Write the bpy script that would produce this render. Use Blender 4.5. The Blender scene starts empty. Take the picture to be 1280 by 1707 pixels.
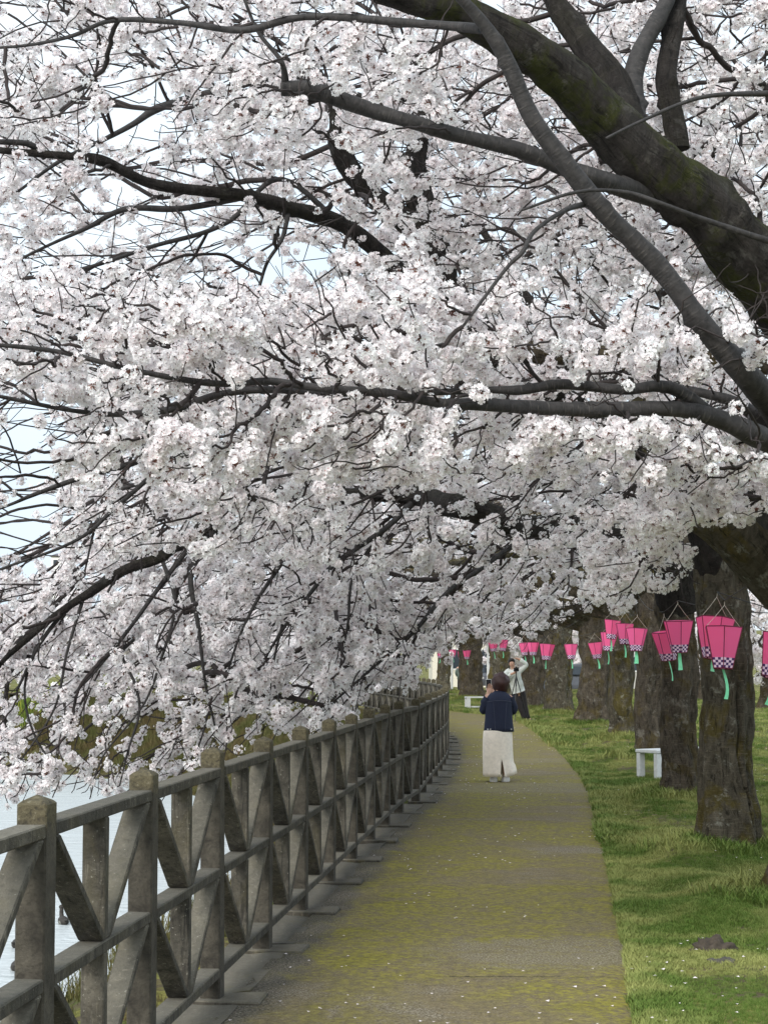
import bpy, bmesh, math, random
import numpy as np
from mathutils import Vector, Matrix, noise
random.seed(7); RNG = np.random.default_rng(7)
S = bpy.context.scene
COL = S.collection

# ---------------------------------------------------------------- camera
F, HOR, CAMZ = 3000.0, 1102.0, 1.62            # focal length in photo pixels, horizon row, eye height
PIT = math.atan((HOR - 853.5) / F)
cam_d = bpy.data.cameras.new('camera'); cam = bpy.data.objects.new('camera', cam_d); COL.objects.link(cam)
cam_d.sensor_fit = 'VERTICAL'; cam_d.sensor_height = 36; cam_d.sensor_width = 27
cam_d.lens = 36 * F / 1707.0; cam_d.clip_start = 0.05; cam_d.clip_end = 3000
cam.location = (0, 0, CAMZ); cam.rotation_euler = (math.pi / 2 + PIT, 0, 0)
S.camera = cam
# ---------------------------------------------------------------- overcast sky, soft sun, exposure
W = bpy.data.worlds.new('World'); S.world = W; W.use_nodes = True
wn, wl = W.node_tree.nodes, W.node_tree.links; wn.clear()
wo = wn.new('ShaderNodeOutputWorld'); wb = wn.new('ShaderNodeBackground'); wb.inputs[1].default_value = 1.0
sk = wn.new('ShaderNodeTexSky'); sk.sky_type = 'NISHITA'; sk.sun_disc = False
sk.sun_elevation = math.radians(33); sk.sun_rotation = math.radians(208); sk.dust_density = 4; sk.air_density = 1.2
sc_ = wn.new('ShaderNodeVectorMath'); sc_.operation = 'SCALE'; sc_.inputs[3].default_value = 0.055
tc = wn.new('ShaderNodeTexCoord'); cn = wn.new('ShaderNodeTexNoise'); cn.inputs['Scale'].default_value = 2.2; cn.inputs['Detail'].default_value = 5
cr = wn.new('ShaderNodeValToRGB')
cr.color_ramp.elements[0].position = 0.35; cr.color_ramp.elements[0].color = (0.42, 0.50, 0.575, 1)
cr.color_ramp.elements[1].position = 0.65; cr.color_ramp.elements[1].color = (0.57, 0.615, 0.645, 1)
mx = wn.new('ShaderNodeMix'); mx.data_type = 'RGBA'; mx.inputs[0].default_value = 0.85
wl.new(tc.outputs['Generated'], cn.inputs['Vector']); wl.new(cn.outputs[0], cr.inputs[0])
wl.new(sk.outputs[0], sc_.inputs[0]); wl.new(sc_.outputs[0], mx.inputs[6]); wl.new(cr.outputs[0], mx.inputs[7])
wl.new(mx.outputs[2], wb.inputs[0]); wl.new(wb.outputs[0], wo.inputs[0])
sun_d = bpy.data.lights.new('sun', 'SUN'); sun_d.energy = 1.5; sun_d.angle = math.radians(25); sun_d.color = (1, 0.97, 0.92)
sun = bpy.data.objects.new('sun', sun_d); COL.objects.link(sun); sun.location = (0, 0, 30)
_e, _a = math.radians(33), math.radians(208)
_sd = Vector((math.cos(_e) * math.sin(_a), math.cos(_e) * math.cos(_a), math.sin(_e)))
sun.rotation_euler = _sd.to_track_quat('Z', 'Y').to_euler()
S.view_settings.view_transform = 'Standard'; S.view_settings.look = 'None'; S.view_settings.gamma = 1
S.view_settings.use_curve_mapping = False; S.view_settings.exposure = 1.2
S.cycles.max_bounces = 10; S.cycles.diffuse_bounces = 8; S.cycles.glossy_bounces = 3; S.cycles.transmission_bounces = 5
S.cycles.transparent_max_bounces = 4; S.cycles.use_denoising = True

# ---------------------------------------------------------------- helpers
def ray(px, py):
    u, v = (px - 640) / F, (853.5 - py) / F
    return np.array([u, math.cos(PIT) - v * math.sin(PIT), math.sin(PIT) + v * math.cos(PIT)])
def P(px, py, d):                      # the place seen at a photo pixel, d metres in front of the eye
    r = ray(px, py); q = r * (d / r[1]); q[2] += CAMZ; return q
def G(px, py, z=0.0):                  # the same on level ground at height z
    r = ray(px, py); q = r * ((z - CAMZ) / r[2]); q[2] += CAMZ; return q
def proj(p):
    p = np.atleast_2d(p).astype(float); y, z = p[:, 1], p[:, 2] - CAMZ
    c, s = math.cos(PIT), math.sin(PIT); dep = y * c + z * s; up = -y * s + z * c
    return 640 + F * p[:, 0] / dep, 853.5 - F * up / dep
def tag(o, label=None, cat=None, group=None, kind=None):
    if label: o['label'] = label
    if cat: o['category'] = cat
    if group: o['group'] = group
    if kind: o['kind'] = kind
    return o
def link(name, me, parent=None, mat=None, loc=None, rz=None):
    o = bpy.data.objects.new(name, me); COL.objects.link(o)
    if mat is not None and me is not None and not me.materials:
        for m in (mat if isinstance(mat, (list, tuple)) else [mat]): me.materials.append(m)
    if parent is not None: o.parent = parent
    if loc is not None: o.location = loc
    if rz is not None: o.rotation_euler = (0, 0, rz)
    return o
def empty(name, loc=(0, 0, 0), rz=0.0):
    o = bpy.data.objects.new(name, None); COL.objects.link(o); o.location = loc; o.rotation_euler = (0, 0, rz)
    o.empty_display_size = 0.1; return o
def fastmesh(name, v, quads=None, tris=None, smooth=True, mats=None):
    me = bpy.data.meshes.new(name); v = np.asarray(v, dtype=np.float32).reshape(-1, 3)
    parts, sizes = [], []
    if quads is not None and len(quads): q = np.asarray(quads, dtype=np.int32).reshape(-1, 4); parts.append(q.ravel()); sizes.append(np.full(len(q), 4))
    if tris is not None and len(tris): t = np.asarray(tris, dtype=np.int32).reshape(-1, 3); parts.append(t.ravel()); sizes.append(np.full(len(t), 3))
    me.vertices.add(len(v)); me.vertices.foreach_set('co', v.ravel())
    if parts:
        lv = np.concatenate(parts); sz = np.concatenate(sizes).astype(np.int32)
        me.loops.add(len(lv)); me.loops.foreach_set('vertex_index', lv)
        st = np.concatenate([[0], np.cumsum(sz)[:-1]]).astype(np.int32)
        me.polygons.add(len(sz)); me.polygons.foreach_set('loop_start', st); me.polygons.foreach_set('loop_total', sz)
        me.polygons.foreach_set('use_smooth', np.full(len(sz), smooth))
        if mats is not None: me.polygons.foreach_set('material_index', np.asarray(mats, dtype=np.int32))
    me.update(calc_edges=True); me.validate(); return me
def bm_mesh(bm, name, smooth=False):
    bmesh.ops.recalc_face_normals(bm, faces=bm.faces)
    me = bpy.data.meshes.new(name); bm.to_mesh(me); bm.free()
    if smooth: me.polygons.foreach_set('use_smooth', [True] * len(me.polygons))
    return me
def add_prism(bm, base, top):          # two rings of equal length
    a = [bm.verts.new(p) for p in base]; b = [bm.verts.new(p) for p in top]; n = len(a)
    bm.faces.new(a[::-1]); bm.faces.new(b)
    for i in range(n): bm.faces.new((a[i], a[(i + 1) % n], b[(i + 1) % n], b[i]))
def add_box(bm, x0, x1, y0, y1, z0, z1):
    add_prism(bm, [(x0, y0, z0), (x1, y0, z0), (x1, y1, z0), (x0, y1, z0)], [(x0, y0, z1), (x1, y0, z1), (x1, y1, z1), (x0, y1, z1)])
def bevel(bm, w, seg=1):
    bmesh.ops.recalc_face_normals(bm, faces=bm.faces)
    bmesh.ops.bevel(bm, geom=bm.edges[:], offset=w, segments=seg, affect='EDGES', profile=0.6)
def rough(bm, a, f=9.0, seed=0):
    for v in bm.verts: v.co += noise.noise_vector(v.co * f + Vector((seed, 0, 0))) * a
def box_mesh(name, dims, bev=0.006, z0=0.0):
    bm = bmesh.new(); x, y, z = dims; add_box(bm, -x / 2, x / 2, -y / 2, y / 2, z0, z0 + z); bevel(bm, bev); return bm_mesh(bm, name)
class Tubes:
    def __init__(s): s.v, s.q, s.n = [], [], 0
    def add(s, pts, rad, k=5):
        pts = np.asarray(pts, float); n = len(pts); rad = np.broadcast_to(np.asarray(rad, float), (n,))
        t = np.gradient(pts, axis=0); t /= np.linalg.norm(t, axis=1)[:, None] + 1e-9
        a = np.array([0, 0, 1.0]) if abs(t[0][2]) < 0.9 else np.array([1.0, 0, 0])
        u = np.cross(t[0], a); u /= np.linalg.norm(u); U = [u]
        for i in range(1, n):
            u = u - t[i] * np.dot(u, t[i]); l = np.linalg.norm(u); u = u / l if l > 1e-6 else U[-1]; U.append(u)
        U = np.array(U); V = np.cross(t, U); th = np.arange(k) * 2 * math.pi / k
        ring = pts[:, None] + (U[:, None] * np.cos(th)[None, :, None] + V[:, None] * np.sin(th)[None, :, None]) * rad[:, None, None]
        s.v.append(ring.reshape(-1, 3)); i = np.arange(n - 1)[:, None] * k; j = np.arange(k)[None]; j2 = (j + 1) % k
        s.q.append((np.stack([i + j, i + j2, i + k + j2, i + k + j], -1) + s.n).reshape(-1, 4)); s.n += n * k
    def mesh(s, name, smooth=True):
        q = np.vstack(s.q); tri = q[q[:, 2] == q[:, 3]][:, :3]; q = q[q[:, 2] != q[:, 3]]
        return fastmesh(name, np.vstack(s.v), q, tri, smooth)
def catmull(p, sub):
    p = np.asarray(p, float)
    if len(p) < 3: 
        t = np.linspace(0, 1, sub + 1)[:, None]; return p[0] * (1 - t) + p[-1] * t
    e = np.vstack([2 * p[0] - p[1], p, 2 * p[-1] - p[-2]]); out = []
    for i in range(1, len(e) - 2):
        t = np.linspace(0, 1, sub, endpoint=False)[:, None]
        a, b, c, d = e[i - 1], e[i], e[i + 1], e[i + 2]
        out.append(0.5 * (2 * b + (c - a) * t + (2 * a - 5 * b + 4 * c - d) * t ** 2 + (3 * b - a - 3 * c + d) * t ** 3))
    out.append(p[-1][None]); return np.vstack(out)

# ---------------------------------------------------------------- materials
def mat(name):
    m = bpy.data.materials.new(name); m.use_nodes = True; nt = m.node_tree
    return m, nt, nt.nodes['Principled BSDF']
def nd(nt, t, **k):
    n = nt.nodes.new(t)
    for a, b in k.items():
        if a.startswith('_'): setattr(n, a[1:], b)
        else: n.inputs[a.replace('__', ' ')].default_value = b
    return n
def noise_n(nt, scale, detail=6, rough=0.6, vec=None, dist=0.0):
    n = nd(nt, 'ShaderNodeTexNoise', Scale=scale, Detail=detail, Roughness=rough, Distortion=dist)
    if vec is not None: nt.links.new(vec, n.inputs['Vector'])
    return n.outputs[0]
def ramp(nt, fac, stops):
    r = nd(nt, 'ShaderNodeValToRGB'); el = r.color_ramp.elements
    while len(el) < len(stops): el.new(0.5)
    for e, (p, c) in zip(el, stops): e.position = p; e.color = (*(c if len(c) == 3 else c[:3]), 1)
    nt.links.new(fac, r.inputs[0]); return r.outputs[0]
def mixc(nt, fac, a, b, mode='MIX'):
    m = nd(nt, 'ShaderNodeMix', _data_type='RGBA', _blend_type=mode)
    for s, x in ((m.inputs[0], fac), (m.inputs[6], a), (m.inputs[7], b)):
        if isinstance(x, bpy.types.NodeSocket): nt.links.new(x, s)
        elif isinstance(x, (int, float)): s.default_value = x
        else: s.default_value = (*x, 1)
    return m.outputs[2]
def math_n(nt, op, a, b=None, c=None):
    m = nd(nt, 'ShaderNodeMath', _operation=op)
    for s, x in zip(m.inputs, (a, b, c)):
        if isinstance(x, bpy.types.NodeSocket): nt.links.new(x, s)
        elif x is not None: s.default_value = x
    return m.outputs[0]
def ss(nt, v, a, b):
    m = nd(nt, 'ShaderNodeMapRange', _interpolation_type='SMOOTHSTEP'); nt.links.new(v, m.inputs[0])
    m.inputs[1].default_value = a; m.inputs[2].default_value = b; return m.outputs[0]
def bump(nt, bs, h, strength, dist=0.01, prev=None):
    b = nd(nt, 'ShaderNodeBump', Strength=strength, Distance=dist); nt.links.new(h, b.inputs['Height'])
    if prev is not None: nt.links.new(prev, b.inputs['Normal'])
    if bs is not None: nt.links.new(b.outputs[0], bs.inputs['Normal'])
    return b.outputs[0]
def world_pos(nt): return nd(nt, 'ShaderNodeNewGeometry').outputs['Position']
def mapped(nt, vec, scale):
    m = nd(nt, 'ShaderNodeMapping'); m.inputs['Scale'].default_value = scale; nt.links.new(vec, m.inputs[0]); return m.outputs[0]
def sep(nt, vec): 
    s = nd(nt, 'ShaderNodeSeparateXYZ'); nt.links.new(vec, s.inputs[0]); return s.outputs
def simple(name, col, rough=0.6, var=0.12, scale=30, bmp=0.0, metal=0.0):
    m, nt, b = mat(name); wp = world_pos(nt)
    n = noise_n(nt, scale, 4, 0.6, wp)
    nt.links.new(ramp(nt, n, [(0.3, [c * (1 - var) for c in col]), (0.7, [min(1, c * (1 + var)) for c in col])]), b.inputs['Base Color'])
    b.inputs['Roughness'].default_value = rough; b.inputs['Metallic'].default_value = metal
    if bmp: bump(nt, b, n, bmp, 0.004)
    return m

def make_bark(name, base, light, moss, lichen, mossamt, disp=0.5):
    m, nt, b = mat(name); wp = world_pos(nt)
    v1 = mapped(nt, wp, (1, 1, 0.45)); n1 = noise_n(nt, 14, 8, 0.7, v1, 0.6); n2 = noise_n(nt, 3.0, 6, 0.65, wp, 0.4)
    vr = nd(nt, 'ShaderNodeTexVoronoi', Scale=22.0, _feature='DISTANCE_TO_EDGE'); nt.links.new(mapped(nt, wp, (1, 1, 0.35)), vr.inputs['Vector'])
    c = ramp(nt, n1, [(0.3, base), (0.5, [(x + y) / 2 for x, y in zip(base, light)]), (0.75, light)])
    geo = nd(nt, 'ShaderNodeNewGeometry'); nz = sep(nt, geo.outputs['Normal'])[2]
    mf = math_n(nt, 'ADD', ss(nt, n2, 0.49, 0.62), math_n(nt, 'MULTIPLY', ss(nt, nz, 0.1, 0.9), 0.7))
    mf = math_n(nt, 'MULTIPLY', mf, mossamt)
    c = mixc(nt, math_n(nt, 'MINIMUM', mf, 1.0), c, ramp(nt, n1, [(0.35, [x * 0.5 for x in moss]), (0.7, moss)]))
    n3 = noise_n(nt, 5.5, 7, 0.75, wp, 0.3)
    c = mixc(nt, math_n(nt, 'MULTIPLY', ss(nt, n3, 0.55, 0.66), 0.65), c, lichen)
    nt.links.new(c, b.inputs['Base Color']); b.inputs['Roughness'].default_value = 0.9
    b.inputs['Specular IOR Level'].default_value = 0.2
    bkv = nd(nt, 'ShaderNodeAttribute', _attribute_name='bk').outputs['Vector']
    bands = noise_n(nt, 1.0, 5, 0.7, mapped(nt, bkv, (70, 9, 9)), 0.6); ridges = noise_n(nt, 1.0, 7, 0.75, mapped(nt, bkv, (5, 26, 26)), 0.8)
    c = mixc(nt, math_n(nt, 'MULTIPLY', ss(nt, bands, 0.56, 0.68), 0.45), c, [min(1, x * 1.5) for x in light]); c = mixc(nt, math_n(nt, 'MULTIPLY', ss(nt, ridges, 0.46, 0.36), 0.8), c, [x * 0.55 for x in base])
    nt.links.new(c, b.inputs['Base Color'])
    h = math_n(nt, 'ADD', math_n(nt, 'ADD', math_n(nt, 'MULTIPLY', bands, 0.6), math_n(nt, 'MULTIPLY', ridges, 1.6)), math_n(nt, 'MULTIPLY', vr.outputs[0], 0.5))
    bump(nt, b, h, disp, 0.05); return m
M = {}
M['bark'] = make_bark('bark', (0.028, 0.024, 0.017), (0.20, 0.175, 0.13), (0.17, 0.135, 0.035), (0.45, 0.45, 0.38), 0.85, 1.0)
M['bark_brown'] = make_bark('bark_brown', (0.03, 0.025, 0.02), (0.20, 0.165, 0.125), (0.15, 0.11, 0.03), (0.34, 0.32, 0.27), 0.6, 1.0)
M['bough'] = make_bark('bough_bark', (0.018, 0.016, 0.015), (0.075, 0.066, 0.06), (0.062, 0.07, 0.013), (0.13, 0.125, 0.11), 0.9, 0.9)
def smooth_bark():
    m, nt, b = mat('young_bark'); wp = world_pos(nt)
    n = noise_n(nt, 25, 5, 0.6, wp); w = nd(nt, 'ShaderNodeTexNoise', Scale=1.0, Detail=3.0)
    bkv = nd(nt, 'ShaderNodeAttribute', _attribute_name='bk').outputs['Vector']; nt.links.new(mapped(nt, bkv, (110, 14, 14)), w.inputs['Vector'])
    c = ramp(nt, n, [(0.3, (0.011, 0.010, 0.010)), (0.7, (0.042, 0.038, 0.037))])
    c = mixc(nt, ss(nt, w.outputs[0], 0.6, 0.72), c, (0.075, 0.068, 0.062))
    nt.links.new(c, b.inputs['Base Color']); b.inputs['Roughness'].default_value = 0.75; bump(nt, b, math_n(nt, 'ADD', n, w.outputs[0]), 0.5, 0.01); return m
M['limb'] = smooth_bark()
M['dark_limb'] = make_bark('dark_limb_bark', (0.014, 0.0125, 0.012), (0.06, 0.052, 0.048), (0.04, 0.04, 0.015), (0.09, 0.085, 0.08), 0.3, 0.9)
M['twig'] = simple('twig_bark', (0.026, 0.019, 0.018), 0.85, 0.4, 18)
M['cutwood'] = simple('cut_wood', (0.05, 0.045, 0.04), 0.9, 0.3, 60, 0.4)

def petal_mat(name, col, tl, var=0.10):
    m, nt, b = mat(name); nt.nodes.remove(b); out = nt.nodes['Material Output']
    oi = nd(nt, 'ShaderNodeObjectInfo'); c = ramp(nt, oi.outputs['Random'], [(0, [col[0] * (1 - var * 0.5), col[1] * (1 - var), col[2] * (1 - var)]), (0.6, col), (1, [min(x * 1.05, .97) for x in col])])
    d = nd(nt, 'ShaderNodeBsdfDiffuse'); t = nd(nt, 'ShaderNodeBsdfTranslucent'); mxs = nd(nt, 'ShaderNodeMixShader'); mxs.inputs[0].default_value = tl
    nt.links.new(c, d.inputs[0]); nt.links.new(c, t.inputs[0]); nt.links.new(d.outputs[0], mxs.inputs[1]); nt.links.new(t.outputs[0], mxs.inputs[2])
    nt.links.new(mxs.outputs[0], out.inputs[0]); return m
M['petal'] = petal_mat('petal', (0.955, 0.93, 0.937), 0.45, 0.04)
M['heart'] = simple('flower_heart', (0.42, 0.13, 0.17), 0.7, 0.3, 90)
M['stalk'] = simple('flower_stalk', (0.14, 0.055, 0.035), 0.8, 0.3, 90)

def concrete(name, lo, hi, moss=0.35):
    m, nt, b = mat(name); wp = world_pos(nt)
    n1 = noise_n(nt, 9, 8, 0.7, wp, 0.4); n2 = noise_n(nt, 60, 5, 0.7, wp); n3 = noise_n(nt, 4.2, 6, 0.7, mapped(nt, wp, (1, 1, 0.5)), 0.5)
    oi = nd(nt, 'ShaderNodeObjectInfo')
    c = ramp(nt, n1, [(0.28, lo), (0.55, [(x + y) / 2 for x, y in zip(lo, hi)]), (0.78, hi)])
    st = noise_n(nt, 1.0, 6, 0.75, mapped(nt, wp, (26, 26, 2.2)), 0.8)
    c = mixc(nt, math_n(nt, 'MULTIPLY', ss(nt, st, 0.5, 0.64), 0.75), c, [x * 0.45 for x in lo]); c = mixc(nt, math_n(nt, 'MULTIPLY', ss(nt, st, 0.42, 0.34), 0.5), c, [min(1, x * 1.5) for x in hi])
    c = mixc(nt, ss(nt, n2, 0.62, 0.72), c, (0.40, 0.39, 0.34))
    c = mixc(nt, math_n(nt, 'MULTIPLY', ss(nt, n2, 0.48, 0.36), 0.55), c, (0.03, 0.028, 0.022))
    c = mixc(nt, math_n(nt, 'MULTIPLY', ss(nt, n3, 0.5, 0.66), moss), c, (0.085, 0.073, 0.034))
    g = nd(nt, 'ShaderNodeNewGeometry'); z = sep(nt, g.outputs['Normal'])[2]
    c = mixc(nt, math_n(nt, 'MULTIPLY', ss(nt, z, 0.4, 0.95), 0.35), c, (0.25, 0.235, 0.19))  # upward faces painted paler: light from above put into the colour
    c = mixc(nt, 1.0, c, ramp(nt, oi.outputs['Random'], [(0, (0.74, 0.74, 0.72)), (1, (1.15, 1.13, 1.08))]), 'MULTIPLY')
    nt.links.new(c, b.inputs['Base Color']); b.inputs['Roughness'].default_value = 0.92
    bump(nt, b, math_n(nt, 'ADD', n1, n2), 0.7, 0.012); return m
M['fence'] = concrete('weathered_concrete', (0.018, 0.0155, 0.012), (0.155, 0.142, 0.116))
M['kerb'] = concrete('kerb_concrete', (0.024, 0.021, 0.016), (0.12, 0.108, 0.088), 0.8)
def cap_mat():
    m, nt, b = mat('mossy_post'); wp = world_pos(nt); z = sep(nt, wp)[2]
    n1 = noise_n(nt, 12, 8, 0.7, wp, 0.4); n2 = noise_n(nt, 60, 5, 0.7, wp)
    c = ramp(nt, n1, [(0.28, (0.016, 0.0135, 0.010)), (0.78, (0.115, 0.102, 0.078))])
    f = math_n(nt, 'MULTIPLY', ss(nt, math_n(nt, 'ADD', z, math_n(nt, 'MULTIPLY', n1, 0.12)), 1.12, 1.2), 0.75)
    c = mixc(nt, f, c, ramp(nt, n2, [(0.3, (0.05, 0.042, 0.02)), (0.6, (0.13, 0.11, 0.06)), (0.72, (0.3, 0.29, 0.22))]))
    c = mixc(nt, math_n(nt, 'MULTIPLY', ss(nt, n2, 0.48, 0.36), 0.5), c, (0.03, 0.026, 0.02))
    nt.links.new(c, b.inputs['Base Color']); b.inputs['Roughness'].default_value = 0.95; bump(nt, b, math_n(nt, 'ADD', n1, n2), 0.7, 0.012); return m
M['post'] = cap_mat()

def path_mat():
    m, nt, b = mat('mossy_asphalt'); wp = world_pos(nt)
    grit = noise_n(nt, 80, 4, 0.8, wp); big = noise_n(nt, 0.6, 6, 0.65, mapped(nt, wp, (0.8, 1.1, 1)), 0.7)
    mid = noise_n(nt, 3.2, 8, 0.72, wp, 0.6); fine = noise_n(nt, 26, 6, 0.75, wp)
    asp = ramp(nt, grit, [(0.34, (0.035, 0.028, 0.018)), (0.5, (0.21, 0.178, 0.12)), (0.66, (0.50, 0.45, 0.36))])
    brown = ramp(nt, fine, [(0.3, (0.06, 0.043, 0.018)), (0.7, (0.30, 0.24, 0.12))])
    moss = ramp(nt, fine, [(0.3, (0.10, 0.09, 0.014)), (0.7, (0.37, 0.335, 0.055))])
    mm = math_n(nt, 'ADD', math_n(nt, 'MULTIPLY', big, 0.6), math_n(nt, 'MULTIPLY', mid, 0.4))
    c = mixc(nt, math_n(nt, 'MULTIPLY', ss(nt, mm, 0.33, 0.46), math_n(nt, 'ADD', 0.4, math_n(nt, 'MULTIPLY', fine, 0.6))), asp, brown)
    f2 = math_n(nt, 'ADD', math_n(nt, 'MULTIPLY', mid, 0.5), math_n(nt, 'MULTIPLY', fine, 0.5))
    f2 = math_n(nt, 'MULTIPLY', ss(nt, f2, 0.42, 0.58), ss(nt, big, 0.36, 0.55))
    c = mixc(nt, math_n(nt, 'MULTIPLY', f2, 0.9), c, moss)
    lat = nd(nt, 'ShaderNodeAttribute', _attribute_name='lat').outputs['Fac']
    lw = math_n(nt, 'ADD', lat, math_n(nt, 'MULTIPLY', math_n(nt, 'SUBTRACT', mid, 0.5), 0.22))
    band = math_n(nt, 'MAXIMUM', math_n(nt, 'MULTIPLY', ss(nt, lw, 0.16, 0.24), ss(nt, lw, 0.52, 0.34)), ss(nt, lw, 0.84, 0.93))
    c = mixc(nt, math_n(nt, 'MULTIPLY', math_n(nt, 'MULTIPLY', band, ss(nt, math_n(nt, 'ADD', math_n(nt, 'MULTIPLY', fine, .5), math_n(nt, 'MULTIPLY', mid, .5)), 0.42, 0.60)), 0.5), c, moss)
    dirt = ramp(nt, grit, [(0.36, (0.022, 0.019, 0.015)), (0.52, (0.10, 0.09, 0.075)), (0.68, (0.38, 0.36, 0.31))])
    c = mixc(nt, math_n(nt, 'MULTIPLY', ss(nt, lw, 0.15, 0.05), 0.85), c, dirt)
    X, Y, Z = sep(nt, wp); wob = math_n(nt, 'MULTIPLY', math_n(nt, 'SUBTRACT', mid, 0.5), 1.6)
    for yc, hw_, x0 in ((10.15, .42, .15), (23.2, .8, -.2), (29.5, .6, 0), (15.6, .22, 1.1)):
        dy = math_n(nt, 'ABSOLUTE', math_n(nt, 'ADD', math_n(nt, 'SUBTRACT', Y, yc), wob)); k_ = math_n(nt, 'MULTIPLY', ss(nt, dy, hw_ + .2, hw_ - .1), ss(nt, math_n(nt, 'ADD', X, wob), x0, x0 + .35))
        c = mixc(nt, math_n(nt, 'MULTIPLY', math_n(nt, 'MULTIPLY', k_, ss(nt, mid, 0.34, 0.52)), 0.8 if yc < 16 else 0.5), c, asp)
    crk = math_n(nt, 'ABSOLUTE', math_n(nt, 'ADD', math_n(nt, 'SUBTRACT', Y, 9.35), math_n(nt, 'MULTIPLY', math_n(nt, 'SUBTRACT', fine, 0.5), 0.12)))
    c = mixc(nt, math_n(nt, 'MULTIPLY', math_n(nt, 'MULTIPLY', ss(nt, crk, 0.022, 0.006), ss(nt, mid, .42, .56)), ss(nt, X, .2, .4)), c, (0.03, 0.025, 0.018))
    nt.links.new(c, b.inputs['Base Color']); b.inputs['Roughness'].default_value = 0.95; b.inputs['Specular IOR Level'].default_value = 0.25
    bump(nt, b, math_n(nt, 'ADD', grit, math_n(nt, 'MULTIPLY', mid, 1.2)), 0.6, 0.02); return m
M['path'] = path_mat()
def ground_mat():
    m, nt, b = mat('lawn_and_bank'); wp = world_pos(nt); z = sep(nt, wp)[2]
    big = noise_n(nt, 0.7, 6, 0.65, wp, 0.4); mid = noise_n(nt, 5, 8, 0.7, wp, 0.5); fine = noise_n(nt, 55, 5, 0.75, wp)
    g = ramp(nt, fine, [(0.3, (0.035, 0.05, 0.012)), (0.7, (0.15, 0.175, 0.05))])
    y = ramp(nt, fine, [(0.3, (0.15, 0.14, 0.03)), (0.7, (0.42, 0.40, 0.13))])
    d = ramp(nt, fine, [(0.3, (0.06, 0.045, 0.028)), (0.7, (0.18, 0.145, 0.10))])
    c = mixc(nt, ss(nt, big, 0.42, 0.62), g, y)
    c = mixc(nt, math_n(nt, 'MULTIPLY', ss(nt, mid, 0.47, 0.58), 0.9), c, d)
    bank = ramp(nt, mid, [(0.3, (0.035, 0.028, 0.015)), (0.5, (0.09, 0.075, 0.035)), (0.7, (0.07, 0.095, 0.025))])
    c = mixc(nt, ss(nt, z, -0.05, -0.5), c, bank)
    nt.links.new(c, b.inputs['Base Color']); b.inputs['Roughness'].default_value = 1.0; b.inputs['Specular IOR Level'].default_value = 0.1
    bump(nt, b, math_n(nt, 'ADD', fine, mid), 0.7, 0.03); return m
M['ground'] = ground_mat()
def blade_mat(name, a, c2):
    m, nt, b = mat(name); oi = nd(nt, 'ShaderNodeObjectInfo')
    n = noise_n(nt, 0.9, 4, 0.6, world_pos(nt))
    f = math_n(nt, 'ADD', math_n(nt, 'MULTIPLY', oi.outputs['Random'], 0.45), ss(nt, n, 0.42, 0.58))
    nt.links.new(ramp(nt, math_n(nt, 'MULTIPLY', f, 0.66), [(0, a), (1, c2)]), b.inputs['Base Color']); b.inputs['Roughness'].default_value = 0.8
    b.inputs['Specular IOR Level'].default_value = 0.2; return m
M['blade'] = blade_mat('grass_blade', (0.075, 0.145, 0.02), (0.34, 0.35, 0.12))
M['dryblade'] = blade_mat('bank_blade', (0.13, 0.095, 0.045), (0.085, 0.10, 0.028))
M['rape'] = blade_mat('yellow_green_blade', (0.24, 0.26, 0.03), (0.10, 0.16, 0.03))
def water_mat():
    m, nt, b = mat('river_water'); wp = world_pos(nt)
    n = noise_n(nt, 1.6, 5, 0.6, mapped(nt, wp, (0.45, 1.0, 1)), 0.8); n2 = noise_n(nt, 7, 4, 0.6, mapped(nt, wp, (0.5, 1.0, 1)))
    b.inputs['Base Color'].default_value = (0.52, 0.565, 0.58, 1); b.inputs['Roughness'].default_value = 0.22; b.inputs['IOR'].default_value = 1.33
    bump(nt, b, math_n(nt, 'ADD', n, math_n(nt, 'MULTIPLY', n2, 0.35)), 0.6, 0.16); return m
M['water'] = water_mat()
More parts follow.
